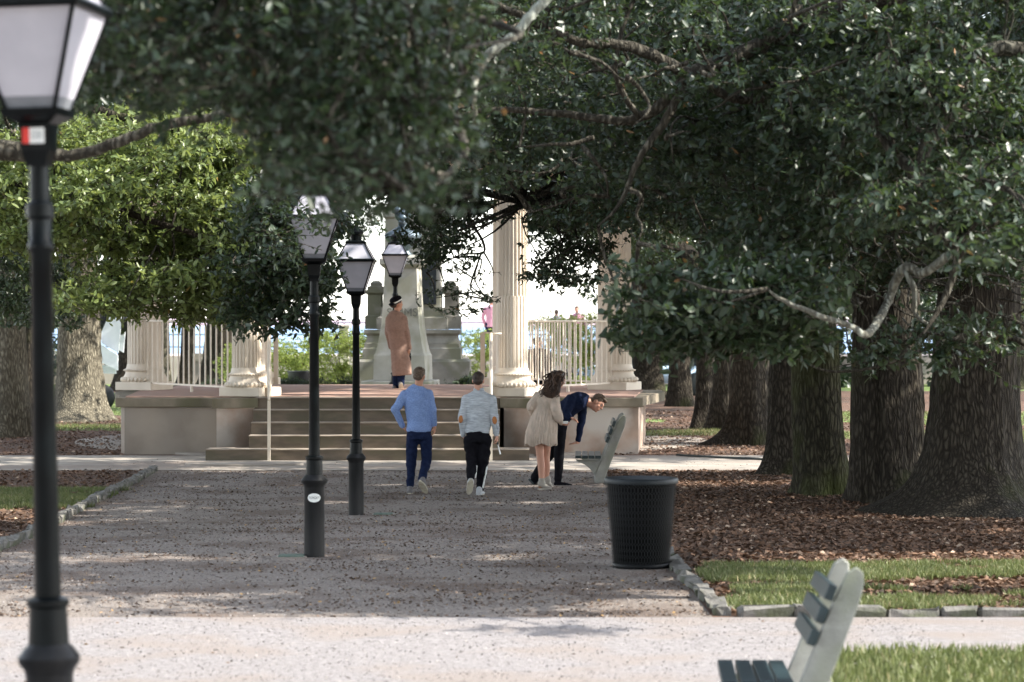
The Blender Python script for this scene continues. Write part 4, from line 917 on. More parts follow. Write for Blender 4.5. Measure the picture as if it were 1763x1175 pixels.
# --- boy in the blue sweater
J = P3(32.1); gY = gz(32.1)
pb = person('boy walking away in a light blue sweater and dark blue jeans', (J(715, 852).x, 32.1, gY))
hd = J(722, 648); s = .93
hp, T, Rm = head_prims(hd, s, (.35, .93, -.1), (.06, 0, 1))
neck = J(720, 666); shL, shR = J(697, 680), J(738, 678); elL, elR = J(680, 706, -.05), J(744.5, 708, -.02); wrL, wrR = J(693, 733, .03), J(748, 734, .0)
chest, waist, pel = J(719, 690), J(720, 722), J(721.5, 748)
hipL, hipR = J(711, 752), J(732, 752); knL, knR = J(708, 795, .03), J(734.5, 795, .02); anL, anR = J(706.5, 838, .02), J(725.5, 826, -.24)
body = hp + [cap(hd + Vector((0, -.01, -.04)), neck + Vector((0, 0, -.04)), .05, .055), ('l', [(J(719, 672), .1, .07), (chest, .155, .095), (waist, .13, .09), (pel, .14, .1)]), cap(shL, elL, .045, .036), cap(elL, wrL, .034, .024), cap(shR, elR, .045, .036), cap(elR, wrR, .034, .024),
   cap(hipL, knL, .07, .05), cap(knL, anL, .05, .035), cap(hipR, knR, .07, .05), cap(knR, anR, .05, .035)] + hand_prims(wrR, (.0, .1, -1), (-.9, .3, 0), .9, .6, 1) + hand_prims(wrL, (.5, .5, -.7), (1, 0, 0), .9, .6, -1)
blobby('body', body, M_SKIN2, pb, .008, 3)
short_hair('hair', T, Rm, M_HAIRL, pb, s)
sw = [('l', [(J(720.5, 663.5), .068, .06), (J(719.5, 668), .12, .075), (J(719, 675), .175, .098), (J(719, 690), .176, .115), (J(720, 710), .158, .11), (J(721, 727), .152, .108), (J(721.5, 739), .158, .114), (J(721.5, 744), .15, .11)]),
      cap(shL, elL, .064, .054), cap(elL, wrL, .053, .038), cap(shR, elR, .062, .053), cap(elR, wrR + Vector((0, 0, .02)), .051, .036)]
blobby('sweater', sw, M_BLUE, pb, .009, 4, .012, 1, 11)
jn = [('l', [(J(721.5, 740), .142, .1), (J(721.5, 749), .15, .115), (J(721.5, 757), .14, .11)]), cap(J(710.5, 754), knL, .084, .064), cap(knL, anL + Vector((0, 0, .02)), .062, .05), cap(J(732.5, 754), knR, .084, .064), cap(knR, anR, .062, .05)]
blobby('jeans', jn, M_JEAN, pb, .009, 3, .013, 2, 13)
shoe('shoe', J(705.5, 852.5, -.05), J(706.5, 850.5, .18), (0, 0, 1), M_SHOE, M_SOLE, pb, .05)
shoe('shoe', J(723, 831, -.36), J(734, 850, -.22), (.3, .9, .25), M_SHOE, M_SOLE, pb, .05)

# --- boy in the grey sweater
J = P3(31.8); gY = gz(31.8)
pg = person('boy walking away in a grey flecked sweater with tan elbow patches', (J(820, 855).x, 31.8, gY))
hd = J(823.5, 656); s = .9
hp, T, Rm = head_prims(hd, s, (.1, 1, -.12))
shL, shR = J(803, 687), J(846, 687); elL, elR = J(795, 722, -.04), J(851.5, 722, -.04); wrL, wrR = J(797.5, 749, .04), J(855, 751)
body = hp + [cap(hd + Vector((0, -.01, -.04)), J(824, 678), .05, .055), ('l', [(J(824, 680), .1, .07), (J(824, 698), .15, .095), (J(823, 728), .13, .09), (J(822.5, 752), .14, .1)]), cap(shL, elL, .045, .036), cap(elL, wrL, .034, .024), cap(shR, elR, .045, .036), cap(elR, wrR, .034, .024)] + hand_prims(wrR, (.12, .1, -1), (-.9, .3, 0), .85, .9, 1) + hand_prims(wrL, (.3, .4, -.8), (1, 0, 0), .85, .6, -1)
knL, knR = J(812.5, 795, .03), J(831, 797, .03); anL, anR = J(810.5, 826, -.2), J(826, 844, .05)
body += [cap(J(812, 756), knL, .07, .05), cap(knL, anL, .05, .034), cap(J(833, 756), knR, .07, .05), cap(knR, anR, .05, .034)]
blobby('body', body, M_SKIN, pg, .008, 3)
short_hair('hair', T, Rm, M_HAIRB, pg, s, .004)
sw = [('l', [(J(824, 668), .064, .06), (J(824, 673), .07, .062), (J(824, 677), .13, .078), (J(824, 685), .18, .1), (J(824, 700), .18, .115), (J(823.5, 720), .162, .112), (J(823, 735), .158, .11), (J(822.5, 741), .15, .105), (J(822.5, 746), .146, .1)]),
      cap(shL, elL, .062, .052), cap(elL, wrL, .05, .035), cap(shR, elR, .062, .052), cap(elR, wrR + Vector((0, 0, .02)), .05, .035)]
blobby('sweater', sw, M_GREYK, pg, .009, 4, .011, 7, 11)
for x, y, ry in ((793.5, 722, .15), (851.5, 724, -.1)):
    c_ = J(x, y, -.082); blobby('elbow_patch', [('e', c_, (.031, .018, .052), Matrix.Rotation(ry, 3, 'Y'))], M_SUEDE, pg, .006, 1)
jn = [('l', [(J(822.5, 742), .145, .1), (J(822.5, 753), .158, .12), (J(822.5, 762), .15, .115)]), cap(J(811.5, 758), knL, .095, .078), cap(knL, anL, .075, .05), cap(J(833.5, 758), knR, .095, .076), cap(knR, anR, .074, .05)]
blobby('track_pants', jn, M_BLACKC, pg, .009, 3, .018, 3, 12)
for a, b in ((J(838.5, 805, -.02), J(831.5, 840, 0)), (J(820.5, 803, -.04), J(818.5, 822, -.12))):
    blobby('white_stripe', [cap(a, b, .012, .012)], M_WHITE, pg, .006, 1)
shoe('shoe', J(811, 828, -.3), J(807, 851, -.22), (.0, .95, .25), M_SHOEG, M_SOLE, pg, .05)
shoe('shoe', J(823.5, 856, -.06), J(831, 852, .16), (0, 0, 1), M_SHOEG, M_SOLE, pg, .05)
kt = person  # (the keys are a thing in his hand)
kk = thing('key_ring', 'metal keys on a black fob hanging from the hand of the boy in grey', 'keys', J(857, 766))
bm = bmesh.new(); tube(bm, [(-.02, 0, .055), (0, 0, 0)], .012, 8); obj('fob', bm, M_INK, kk, True)
for q in (-.25, .1, .4):
    bm = bmesh.new(); tube(bm, [(0, 0, 0), (.03 + .02 * q, q * .02, -.12)], .006, 6); box(bm, (.015, q * .01, -.05), (.02, .004, .04)); obj('key', bm, mat('steel', (.5, .5, .5), .3, metal=.9), kk)

# --- girl in the cream dress
J = P3(32.9); gY = gz(32.9)
gg = person('girl in a cream tiered dress and grey ankle boots with long wavy brown hair', (J(938, 845).x, 32.9, gY))
hd = J(962, 654); s = .95
hp, T, Rm = head_prims(hd, s, (.75, .6, -.35), (.1, 0, 1))
shL, shR = J(925, 682), J(956, 682, -.02); elL, elR = J(913, 702, .0), J(957, 712, -.1); wrL, wrR = J(922, 722, .2), J(966, 729, -.02)
knL, knR = J(930.5, 787), J(940, 787, .1); anL, anR = J(932.5, 828, .0), J(941, 824, .14)
body = hp + [cap(hd + Vector((0, 0, -.04)), J(944, 678), .045, .05), ('l', [(J(942, 682), .1, .07), (J(941, 692), .13, .09), (J(938, 708), .105, .08), (J(934, 735), .15, .1)]), cap(shL, elL, .04, .032), cap(elL, wrL, .03, .022), cap(shR, elR, .04, .032), cap(elR, wrR, .03, .021)] + hand_prims(wrR, (1, .15, -.35), (0, -.2, 1), .85, .9, -1)
body += [cap(J(926, 740), knL, .075, .05), cap(knL, J(932, 805), .05, .047), cap(J(932, 805), anL, .047, .032), cap(J(942, 740, .06), knR, .075, .05), cap(knR, J(941, 805, .12), .05, .047), cap(J(941, 805, .12), anR, .047, .032)]
blobby('body', body, M_SKIN, gg, .008, 3); eyes(T, s, gg)
def pleated(name, secs, par, npl, amp, m, Y0):
    bm = bmesh.new(); n = 160; rings = []
    for i, (x, y, hx, hy, a_) in enumerate(secs):
        c_ = P(x, y, Y0) - par.location; rings.append([bm.verts.new(c_ + Vector(((hx + a_ * amp * math.sin(npl * t + 1.3 * math.sin(3 * t)) ) * math.cos(t), (hy + a_ * amp * math.sin(npl * t + 1.3 * math.sin(3 * t))) * math.sin(t), .008 * a_ * math.sin(5 * t + i)))) for t in [2 * math.pi * k / n for k in range(n)]])
    for A, B in zip(rings, rings[1:]):
        for i in range(n): bm.faces.new((A[i], A[(i + 1) % n], B[(i + 1) % n], B[i]))
    return obj(name, bm, m, par, True)
bod = [('l', [(J(945, 672), .06, .055), (J(943, 676), .11, .075), (J(941.5, 684), .15, .098), (J(940, 693), .14, .1), (J(938.5, 703), .122, .09), (J(938, 710), .128, .094)]),
       cap(shL, J(914, 700), .056, .062), cap(J(914, 700), wrL, .062, .036), cap(shR, J(957, 706, -.1), .058, .068), cap(J(957, 706, -.1), J(961, 720, -.06), .068, .07), cap(J(961, 720, -.06), wrR, .06, .03)]
blobby('bodice', bod, M_CREAM, gg, .008, 4, .008, 4, 22)
pleated('skirt', [(938.5, 702, .124, .092, .2), (938, 708, .142, .11, .4), (936, 722, .172, .14, .8), (934, 736, .19, .16, 1), (932, 746, .2, .17, 1.2)], gg, 24, .007, M_CREAM, 32.9)
pleated('ruffle', [(932, 742, .182, .152, .4), (932, 748, .2, .172, 1.2), (931.5, 757, .2, .18, 1.8), (931.5, 766, .2, .182, 2.4)], gg, 34, .006, M_CREAM, 32.9)
pleated('waistband', [(938.8, 700, .128, .096, .4), (938.5, 705, .13, .098, .4)], gg, 40, .003, M_CREAM, 32.9)
pr = [('e', T(0, -.02, .035), (.088 * s, .1 * s, .088 * s), Rm), ('e', J(955, 665, -.03), (.085, .08, .12), None), ('e', J(948, 676, -.07), (.1, .06, .08), None)]
hh = blobby('hair', pr, M_HAIRG, gg, .008, 3, .012, 8, 26)
bm = bmesh.new(); rnd = random.Random(5)
for i in range(110):
    u = rnd.random(); a0 = Vector(T(-.04 + .09 * (u - .5), -.06, .07)) + Vector((rnd.gauss(0, .02), rnd.gauss(0, .02), rnd.gauss(0, .015)))
    e_ = Vector(J(927 + 36 * rnd.random() ** .9, 674 + 12 * rnd.random(), -.12 + rnd.gauss(0, .03))); m1 = a0.lerp(e_, .35) + Vector((.02 + rnd.gauss(0, .03), -.05, .03)); m2_ = a0.lerp(e_, .7) + Vector((rnd.gauss(0, .03), -.04, rnd.gauss(0, .02)))
    sp = [p + Vector((.009 * math.sin(k * 1.6 + i), 0, .005 * math.cos(k * 1.3 + i))) - gg.location for k, p in enumerate(spline([a0, m1, m2_, e_], 5))]
    tube(bm, sp, [.011] * 6 + [.0105 - .0095 * k / (len(sp) - 7) for k in range(len(sp) - 6)], 5)
obj('curls', bm, M_HAIRG, hh, True)
for an, dy, tx, ty in ((anL, 0, 948.5, 842.5), (anR, .14, 951.5, 838.5)):
    hx_ = 927.5 if dy == 0 else 938; sh = shoe('ankle_boot', J(hx_, ty + 2, dy), J(tx, ty, dy), (0, 0, 1), M_BOOT, M_BOOT, gg, .055, .036, .045)
    bm = bmesh.new(); tube(bm, [J(hx_ + 1.5, ty + 1.5, dy) - gg.location, J(hx_ + 3, ty - 8, dy) - gg.location], [.014, .026], 8); obj('heel', bm, mat('brown heel', (.3, .16, .1), .7), sh)
ph = thing('phone', 'white phone held in the hand of the girl in the cream dress', 'phone', J(973.5, 728, -.03), R(20)); obj('case', boxm((0, 0, 0), (.075, .012, .038), 0, .004), M_WHITE, ph); obj('screen', boxm((0, .009, 0), (.066, .003, .032)), M_INK, ph)

# --- young man bending over
J = P3(33.9); gY = gz(33.9)
mn = person('young man in a navy sweater and black trousers bending over beside the bench', (J(965, 838).x, 33.9, gY))
hd = J(1028, 695); s = .98
hp, T, Rm = head_prims(hd, s, (.72, -.45, -.62), (.62, .1, .62))
sN, sF = J(985, 688, -.14), J(1004, 695, .14); eN, eF = J(974, 712, -.2), J(1001, 728, .12); wN, wF = J(980, 719, -.24), J(995.5, 758, .1)
hipN, hipF = J(963, 732, -.05), J(958, 732, .1); kN, kF = J(963.5, 770, -.02), J(945, 785, .12); aN, aF = J(961, 826, 0), J(920, 822, .12)
body = hp + [cap(hd + (Vector(T(0, -.03, -.06)) - hd), J(1008, 689), .052, .058), ('l', [(J(1009, 688), .08, .07), (J(997, 690), .16, .1), (J(980, 702), .13, .1), (J(962, 726), .13, .11)], Vector((0, 1, 0))), cap(sN, eN, .046, .038), cap(eN, wN, .036, .026), cap(sF, eF, .046, .038), cap(eF, wF, .036, .026)]
body += hand_prims(wN, (.95, -.1, -.35), (0, -.3, -1), .95, .35, 1) + hand_prims(J(996, 762, .1), (-.85, -.3, -.12), (0, .0, -1), .9, .12, 1)
body += [cap(hipN, kN, .085, .058), cap(kN, aN, .055, .038), cap(hipF, kF, .085, .058), cap(kF, aF, .055, .038)]
blobby('body', body, M_SKIN, mn, .008, 3); short_hair('hair', T, Rm, M_HAIRL, mn, s, .012); eyes(T, s, mn)
sw = [('l', [(J(1013, 689), .066, .062), (J(1009, 688), .1, .085), (J(1000, 690), .19, .125), (J(988, 694), .185, .135), (J(975, 706), .155, .13), (J(963, 722), .15, .13), (J(959, 731), .148, .128)], Vector((0, 1, 0))),
      cap(sN, eN, .068, .056), cap(eN, wN, .054, .04), cap(sF, eF, .066, .054), cap(eF, wF, .052, .038)]
blobby('sweater', sw, M_NAVY, mn, .009, 4, .013, 9, 11)
jn = [('l', [(J(964, 722), .13, .11), (J(960, 734), .15, .13), (J(959, 742), .15, .12)], Vector((0, 1, 0))), cap(J(963, 738, -.06), kN, .1, .078), cap(kN, aN, .074, .05), cap(J(959, 738, .1), kF, .1, .072), cap(kF, aF, .07, .052)]
blobby('trousers', jn, M_BLACKC, mn, .009, 4, .01, 11, 11)
shoe('shoe', J(954, 839.5, 0), J(985, 839, -.02), (0, 0, 1), M_BLACKC, M_INK, mn, .05, .046)
shoe('shoe', J(911, 828, .12), J(921, 838, .1), (.5, 0, .6), M_BLACKC, M_INK, mn, .05, .044)

# --- woman in the long coat on the platform
WY = 44.6; J = P3(WY); zf = Z_(675, WY)
wm = person('woman in a long camel coat and black beret standing on the bandstand platform', (J(687, 675).x, WY, zf))
hd = J(684, 524); s = 1.0
hp, T, Rm = head_prims(hd, s, (.78, .6, .05), (-.05, 0, 1))
shL, shR = J(671, 549), J(695, 549, -.05); elR, wrR = J(701, 578, -.04), J(705, 600, -.02); elL, wrL = J(668, 575, .1), J(673, 598, .18)
body = hp + [cap(hd, J(684, 542), .05, .055), ('l', [(J(683, 545), .1, .08), (J(683, 560), .16, .11), (J(686, 590), .14, .11), (J(690, 615), .16, .12)]), cap(shR, elR, .045, .036), cap(elR, wrR, .034, .024), cap(shL, elL, .045, .036), cap(elL, wrL, .034, .024), cap(J(683, 615), J(682, 645), .08, .06), cap(J(682, 645), J(681, 668), .055, .036), cap(J(692, 615), J(691, 645), .08, .06), cap(J(691, 645), J(691, 664, -.1), .055, .036)] + hand_prims(wrR, (.05, 0, -1), (-1, 0, 0), .9, .8, 1)
blobby('body', body, M_SKIN2, wm, .009, 3); eyes(T, s, wm)
ct = [('l', [(J(685, 536), .07, .07), (J(684, 540), .13, .1), (J(682.5, 548), .19, .13), (J(683, 560), .19, .145), (J(685, 580), .17, .14), (J(687.5, 600), .165, .145), (J(690, 620), .165, .155), (J(691.5, 636), .17, .165), (J(692.5, 646), .17, .168)]),
      cap(shR, elR, .068, .058), cap(elR, wrR, .056, .045), cap(shL, elL, .068, .058), cap(elL, wrL, .056, .045)]
blobby('coat', ct, M_COAT, wm, .01, 4, .014, 13, 7)
bm = bmesh.new(); 
def ringc(x, y, hx, hy): return [P(x, y, WY) + Vector((hx * math.cos(t), hy * math.sin(t), .006 * math.sin(3 * t))) - wm.location for t in [2 * math.pi * k / 40 for k in range(40)]]
A = [bm.verts.new(p) for p in ringc(682.8, 552, .2, .15)]; B = [bm.verts.new(p) for p in ringc(684.3, 569, .192, .165)]; 
for i in range(40): bm.faces.new((A[i], A[(i + 1) % 40], B[(i + 1) % 40], B[i]))
obj('coat_cape', bm, M_COAT, wm, True)
blobby('jeans', [cap(J(683, 630), J(681.5, 668), .075, .058), cap(J(691.5, 630), J(690.5, 664, -.08), .075, .056)], M_JEAN, wm, .009, 3, .005, 3, 15)
shoe('shoe', J(677.5, 675.5, -.1), J(683, 674.5, .1), (0, 0, 1), M_SHOE, M_SOLE, wm, .04); shoe('shoe', J(690.5, 662, -.2), J(691.5, 674, -.1), (-.2, .9, .35), M_SHOE, M_SOLE, wm, .04)
pr = [('e', T(0, -.02, .05), (.09, .1, .078), Rm), ('e', T(.0, -.085, -.005), (.075, .055, .06), Rm)]
blobby('dark_hair', pr, M_HAIRB, wm, .007, 2, .005, 3, 30)
pr = [('e', T(0, -.03, .085), (.105, .115, .06), Rm @ Matrix.Rotation(.35, 3, 'X')), ('e', T(.0, -.115, .0), (.07, .05, .03), Rm)]
ht = blobby('beret', pr, M_BLACKC, wm, .007, 2)
bm = bmesh.new(); n = 36; Rt = Rm @ Matrix.Rotation(.42, 3, 'X')
for z, q in ((0, 1), (.018, 1.0)):
    pass
ra = [bm.verts.new(T(0, -.02, .045) + Rt @ Vector((.098 * math.cos(t), .108 * math.sin(t), 0)) - wm.location) for t in [2 * math.pi * k / n for k in range(n)]]
rb_ = [bm.verts.new(T(0, -.02, .045) + Rt @ Vector((.1 * math.cos(t), .11 * math.sin(t), .02)) - wm.location) for t in [2 * math.pi * k / n for k in range(n)]]
for i in range(n): bm.faces.new((ra[i], ra[(i + 1) % n], rb_[(i + 1) % n], rb_[i]))
obj('white_band', bm, M_WHITE, ht, True)
hb = thing('handbag', 'small black bag hanging from the hand of the woman in the camel coat', 'bag', J(704.8, 615))
blobby('pouch', [('e', J(704.8, 617), (.035, .03, .07), None), ('e', J(705, 611), (.025, .02, .05), None)], M_BLACKC, hb, .007, 2)
bm = bmesh.new(); tube(bm, [(-.02, 0, .06), (-.012, 0, .12), (.01, 0, .12), (.02, 0, .06)], .005, 6); obj('strap', bm, M_BLACKC, hb, True)

# --- people seen beyond the railings
def far_person(label, x, ytop, Y, zfoot, top_m, leg_m, hair_m, face=(0, 1, 0), sit=False, wide=1.0, sc=None):
    zt = Z_(ytop, Y); H = zt - zfoot; k = H / 1.7; X0 = X_(x, Y); t = person(label, (X0, Y, zfoot), None); o_ = Vector((X0, Y, zfoot)); q = lambda a, b, c_: o_ + Vector((a, b, c_)) * k
    hp, T, Rm = head_prims(q(0, 0, 1.59), k, face)
    body = hp + [cap(q(0, 0, 1.55), q(0, 0, 1.42), .05 * k, .06 * k), ('l', [(q(0, 0, 1.42), .1 * k, .08 * k), (q(0, 0, 1.3), .17 * k, .11 * k), (q(0, 0, 1.05), .14 * k, .1 * k), (q(0, 0, .92), .16 * k, .12 * k)])]
    arms = []
    for sx in (-1, 1):
        body += [cap(q(sx * .19, 0, 1.36), q(sx * .25, .03, 1.1), .045 * k, .038 * k), cap(q(sx * .25, .03, 1.1), q(sx * .2, .16, .92), .036 * k, .028 * k), cap(q(sx * .09, 0, .9), q(sx * .1, .02, .48), .08 * k, .055 * k), cap(q(sx * .1, .02, .48), q(sx * .1, 0, .08), .05 * k, .04 * k)] + hand_prims(q(sx * .2, .16, .92), (-sx * .2, .3, -1), (0, 1, 0), k, .5, sx)
        arms += [cap(q(sx * .19, 0, 1.36), q(sx * .26, .03, 1.1), .075 * k * wide, .065 * k * wide), cap(q(sx * .26, .03, 1.1), q(sx * .2, .16, .94), .062 * k * wide, .045 * k)]
    blobby('body', body, M_SKIN, t, .012, 2)
    blobby('jacket', [('l', [(q(0, 0, 1.47), .08 * k, .08 * k), (q(0, 0, 1.42), .16 * k * wide, .11 * k), (q(0, 0, 1.3), .21 * k * wide, .15 * k * wide), (q(0, 0, 1.05), .2 * k * wide, .15 * k * wide), (q(0, 0, .82), .2 * k * wide, .15 * k)])] + arms, top_m, t, .014, 4, .008, 3, 8)
    blobby('trousers', [cap(q(sx * .09, 0, .9), q(sx * .1, .02, .48), .1 * k, .075 * k) for sx in (-1, 1)] + [cap(q(sx * .1, .02, .48), q(sx * .1, 0, .1), .07 * k, .055 * k) for sx in (-1, 1)], leg_m, t, .014, 3)
    short_hair('hair', T, Rm, hair_m, t, k)
    for sx in (-1, 1): shoe('shoe', q(sx * .1, -.07, 0), q(sx * .11, .16, 0), (0, 0, 1), M_BLACKC, M_INK, t, .04)
    return t
far_person('dark haired person in a black jacket behind the right hand railing', 926, 581, 57, -.12, M_BLACKC, M_BLACKC, M_HAIRL, (.9, .4, 0), wide=1.3)
far_person('distant person in a pink jacket at the sea railing', 993, 528, 89.4, .85, mat('pink jacket', (.55, .25, .38), .8), M_JEAN, M_HAIRB, (0, -1, 0), wide=.9)
far_person('distant person in pale lilac at the sea railing left of the pink jacket', 958, 534, 89.6, .85, mat('lilac jacket', (.6, .5, .7), .8), M_JEAN, M_HAIRL, wide=.8)
far_person('distant person in rose clothing at the sea railing left of the big column', 846, 512, 88.9, .85, mat('rose jacket', (.6, .3, .4), .8), M_JEAN, M_HAIRB, wide=.8)
# ------------------------------------------------------------------ trees
G = 'live oaks of the park grove'
def T_(label, x, yb, rb, rm, h, lean=(0, 0), mb=None, seed=0, Y=None, **kw):
    Y = Y or GY(yb); t = Tree(label, (X_(x, Y), Y, gz(Y)), G, mbark=mb); t.trunk(rb, rm, h, lean, seed=seed, **kw); t.Y = Y; return t
def PP(pts): return [P(*p) for p in pts]
M_BARKM = bark_mat('mossy bark', (.007, .006, .004), (.029, .026, .016), (.08, .076, .046), (.065, .078, .02), .47)
R1 = T_('thickest dark oak trunk with flaring roots at the right edge', 1668, 886, .95, .52, 4.2, (.04, 0), None, 1, flare=.3)
R2 = T_('stout dark oak trunk just left of the thickest one', 1524, 866, .56, .455, 4.2, (.0, 0), None, 2, flare=.25)
R3 = T_('moss streaked oak trunk with its right half lit green, third from the right', 1414, 853, .38, .335, 4.2, (-.04, 0), M_BARKM, 3, flare=.2)
R4 = T_('slimmer oak trunk with a rounded root at the pavement edge', 1347, 818, .44, .24, 4.5, (.02, 0), None, 4, flare=.2)
R5 = T_('smooth sided oak trunk standing alone right of the bandstand pavement', 1293, 766, .5, .38, 5, (-.01, 0), None, 5, flare=.2, res=56)
R6 = T_('thin oak trunk pressed against the left side of the lone right trunk', 1246, 741, .26, .2, 5, (0, 0), MATS.get('x'), 6, res=40)
R7 = T_('thin pale edged oak trunk, left one of a close pair', 1213, 738, .26, .2, 5, (0, 0), None, 7, res=40)
R8 = T_('small far oak trunk nearest the leaning sawn limb', 1170, 700, .36, .28, 5, (0, 0), None, 8, res=40)
R9 = T_('dark oak trunk close to the right column carrying a thick sawn limb', 1118, 684, .6, .4, 6, (-.03, 0), None, 9, res=48)
R10 = T_('distant dark oak trunk at the right edge beyond the lawn', 1750, 671, .5, .36, 6, (0, 0), None, 10, res=32)
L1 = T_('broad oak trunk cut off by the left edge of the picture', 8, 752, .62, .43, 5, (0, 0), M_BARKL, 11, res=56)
L1b = T_('dark narrow oak trunk behind the nearest lamp post', 52, 728, .3, .22, 5, (0, 0), None, 12, res=36)
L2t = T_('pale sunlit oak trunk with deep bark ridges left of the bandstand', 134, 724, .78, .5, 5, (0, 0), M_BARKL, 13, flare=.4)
L3 = T_('dark leaning oak trunk between the gun carriage and the left column', 214, 673, .42, .26, 6, (.05, 0), None, 14, res=40)
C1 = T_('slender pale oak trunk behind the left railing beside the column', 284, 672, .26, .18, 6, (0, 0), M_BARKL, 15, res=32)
C2 = T_('narrow dark oak trunk in the middle of the left railing', 322, 671, .34, .24, 6, (.02, 0), None, 16, Y=80, res=32)
C3 = T_('thick dark oak trunk leaning right behind the left railing', 372, 672, .62, .5, 6, (.08, 0), None, 17, Y=77, res=44)
def off_tree(label, x, y, seed, **kw):
    t = Tree(label, (x, y, gz(y)), G); t.trunk(.8, .5, 3.2, (0, 0), seed=seed, res=40); t.Y = y; return t
A = off_tree('big oak outside the right edge whose twisting limbs hang across the upper right', 8.2, 17.5, 21)
B = off_tree('oak outside the left edge whose blurred dark leaves fill the upper left', -7.6, 15.2, 22)
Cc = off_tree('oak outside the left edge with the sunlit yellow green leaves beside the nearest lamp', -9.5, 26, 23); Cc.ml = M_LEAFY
D = off_tree('oak outside the right edge whose leaves hang over the middle of the picture', 9.4, 34.5, 24)

# limbs : out of each trunk, and those that cross the picture
A.limb([A.top - Vector((0, 0, .3)), P(1800, 90, 17), P(1690, 160, 17), P(1605, 235, 16.8), P(1582, 310, 16.7), P(1606, 385, 16.7), P(1646, 440, 16.6), P(1628, 510, 16.6), P(1590, 575, 16.5)], [.15, .055, .05, .045, .042, .036, .028, .022, .008], 9, M_LIMB)
A.limb([A.top, P(1800, -50, 18), P(1560, -10, 18), P(1400, 22, 18), P(1290, 88, 18), P(1190, 132, 18), P(1100, 205, 18.2), P(960, 196, 18.4), P(840, 190, 18.5), P(740, 215, 18.5)], [0.198, 0.0858, 0.0726, 0.066, 0.0594, 0.0528, 0.0363, 0.0264, 0.0198, 0.00792], 9, M_LIMB)
A.limb(PP([(1190, 132, 18), (1090, 82, 17.8), (990, 70, 17.6), (880, 20, 17.4), (800, -20, 17.2)]), [0.0495, 0.0396, 0.033, 0.0264, 0.0132], 8, M_LIMB)
A.limb(PP([(1185, 136, 18), (1140, 215, 18), (1098, 280, 18), (1068, 350, 18), (1030, 390, 18)]), [0.0396, 0.0297, 0.0231, 0.01452, 0.0066], 7, M_LIMB)
A.limb(PP([(1195, 130, 18), (1280, 172, 18.3), (1390, 145, 18.5), (1500, 60, 18.5)]), [0.0396, 0.033, 0.0264, 0.0198], 8, M_LIMB)
A.limb(PP([(1100, 205, 18.1), (1060, 130, 18), (1075, 40, 18), (1110, -40, 18)]), [0.0231, 0.0198, 0.01716, 0.0132], 6, M_LIMB)
A.limb(PP([(1582, 310, 16.7), (1520, 240, 17), (1490, 150, 17.2), (1540, 60, 17.3)]), [0.0396, 0.033, 0.0297, 0.0264], 7, M_LIMB)
A.limb(PP([(1640, 436, 16.6), (1590, 470, 16.8), (1556, 462, 16.9), (1528, 520, 17), (1496, 574, 16.2), (1462, 562, 16.1), (1412, 544, 16), (1345, 516, 16), (1322, 498, 16)]), [0.0297, 0.0297, 0.033, 0.0297, 0.0264, 0.0198, 0.01848, 0.0132, 0.00528], 8, M_LICH)
A.limb(PP([(1556, 462, 16.9), (1574, 500, 16.8), (1576, 540, 16.8), (1600, 560, 16.7)]), [0.0231, 0.0198, 0.01452, 0.0066], 7, M_LICH)
A.limb(PP([(1420, 546, 17), (1385, 520, 17.1), (1330, 512, 17.2)]), [0.0132, 0.01188, 0.00528], 6, M_LIMB)
A.limb(PP([(1810, 612, 19), (1740, 582, 19), (1690, 572, 19), (1620, 590, 19), (1560, 614, 19), (1500, 634, 19), (1430, 640, 19), (1380, 622, 19), (1350, 608, 19)]), [0.0297, 0.0231, 0.0198, 0.01716, 0.01452, 0.0132, 0.01056, 0.0066, 0.0033], 7, M_LIMB)
A.limb(PP([(1810, 560, 20), (1700, 556, 20), (1610, 562, 20), (1540, 596, 20), (1470, 604, 20)]), [0.0198, 0.01584, 0.0132, 0.00924, 0.00396], 6, M_LIMB)
for i in range(70):   # bare interior twigs hanging at the right
    x, y, Y = random.uniform(1440, 1790), random.uniform(330, 600), random.uniform(17.5, 22); a = random.uniform(-2.6, .5); p = [(x, y, Y)]
    for k in range(4): a += random.gauss(0, .5); x += math.cos(a) * random.uniform(14, 40); y -= math.sin(a) * 22 * random.random() - 6; p.append((x, y, Y + random.gauss(0, .1)))
    A.limb(PP(p), [.011, .009, .007, .005, .003], 4, M_LIMB, 'bare_twig')
for i in range(60):
    x, y, Y = random.uniform(950, 1600), random.uniform(0, 360), random.uniform(17, 24); a = random.uniform(0, 6.28); p = [(x, y, Y)]
    for k in range(4): a += random.gauss(0, .5); x += math.cos(a) * random.uniform(18, 50); y -= math.sin(a) * 26 * random.random() - 10; p.append((x, y, Y + random.gauss(0, .15)))
    A.limb(PP(p), [.02, .016, .012, .008, .004], 5, M_LIMB, 'bare_twig')
B.limb([B.top, P(-120, 250, 14.5), P(120, 268, 14.4), P(260, 222, 14.3), P(350, 205, 14.3), P(450, 182, 14.2), P(560, 160, 14.2), P(700, 175, 14)], [0.198, 0.066, 0.033, 0.0297, 0.0264, 0.02244, 0.01716, 0.0066], 8, M_LIMB)
B.limb([B.top, P(-60, -40, 14), P(300, 40, 13.8), P(520, 30, 13.6), P(700, 90, 13.4), P(760, 180, 13.2)], [0.198, 0.066, 0.0396, 0.0297, 0.0198, 0.0099], 8, M_LIMB)
B.limb(PP([(1000, -60, 13.5), (930, 10, 13.5), (885, 60, 13.5), (832, 105, 13.5), (815, 160, 13.5), (822, 210, 13.5)]), [0.033, 0.0264, 0.0231, 0.0264, 0.0198, 0.0066], 8, M_LICH)
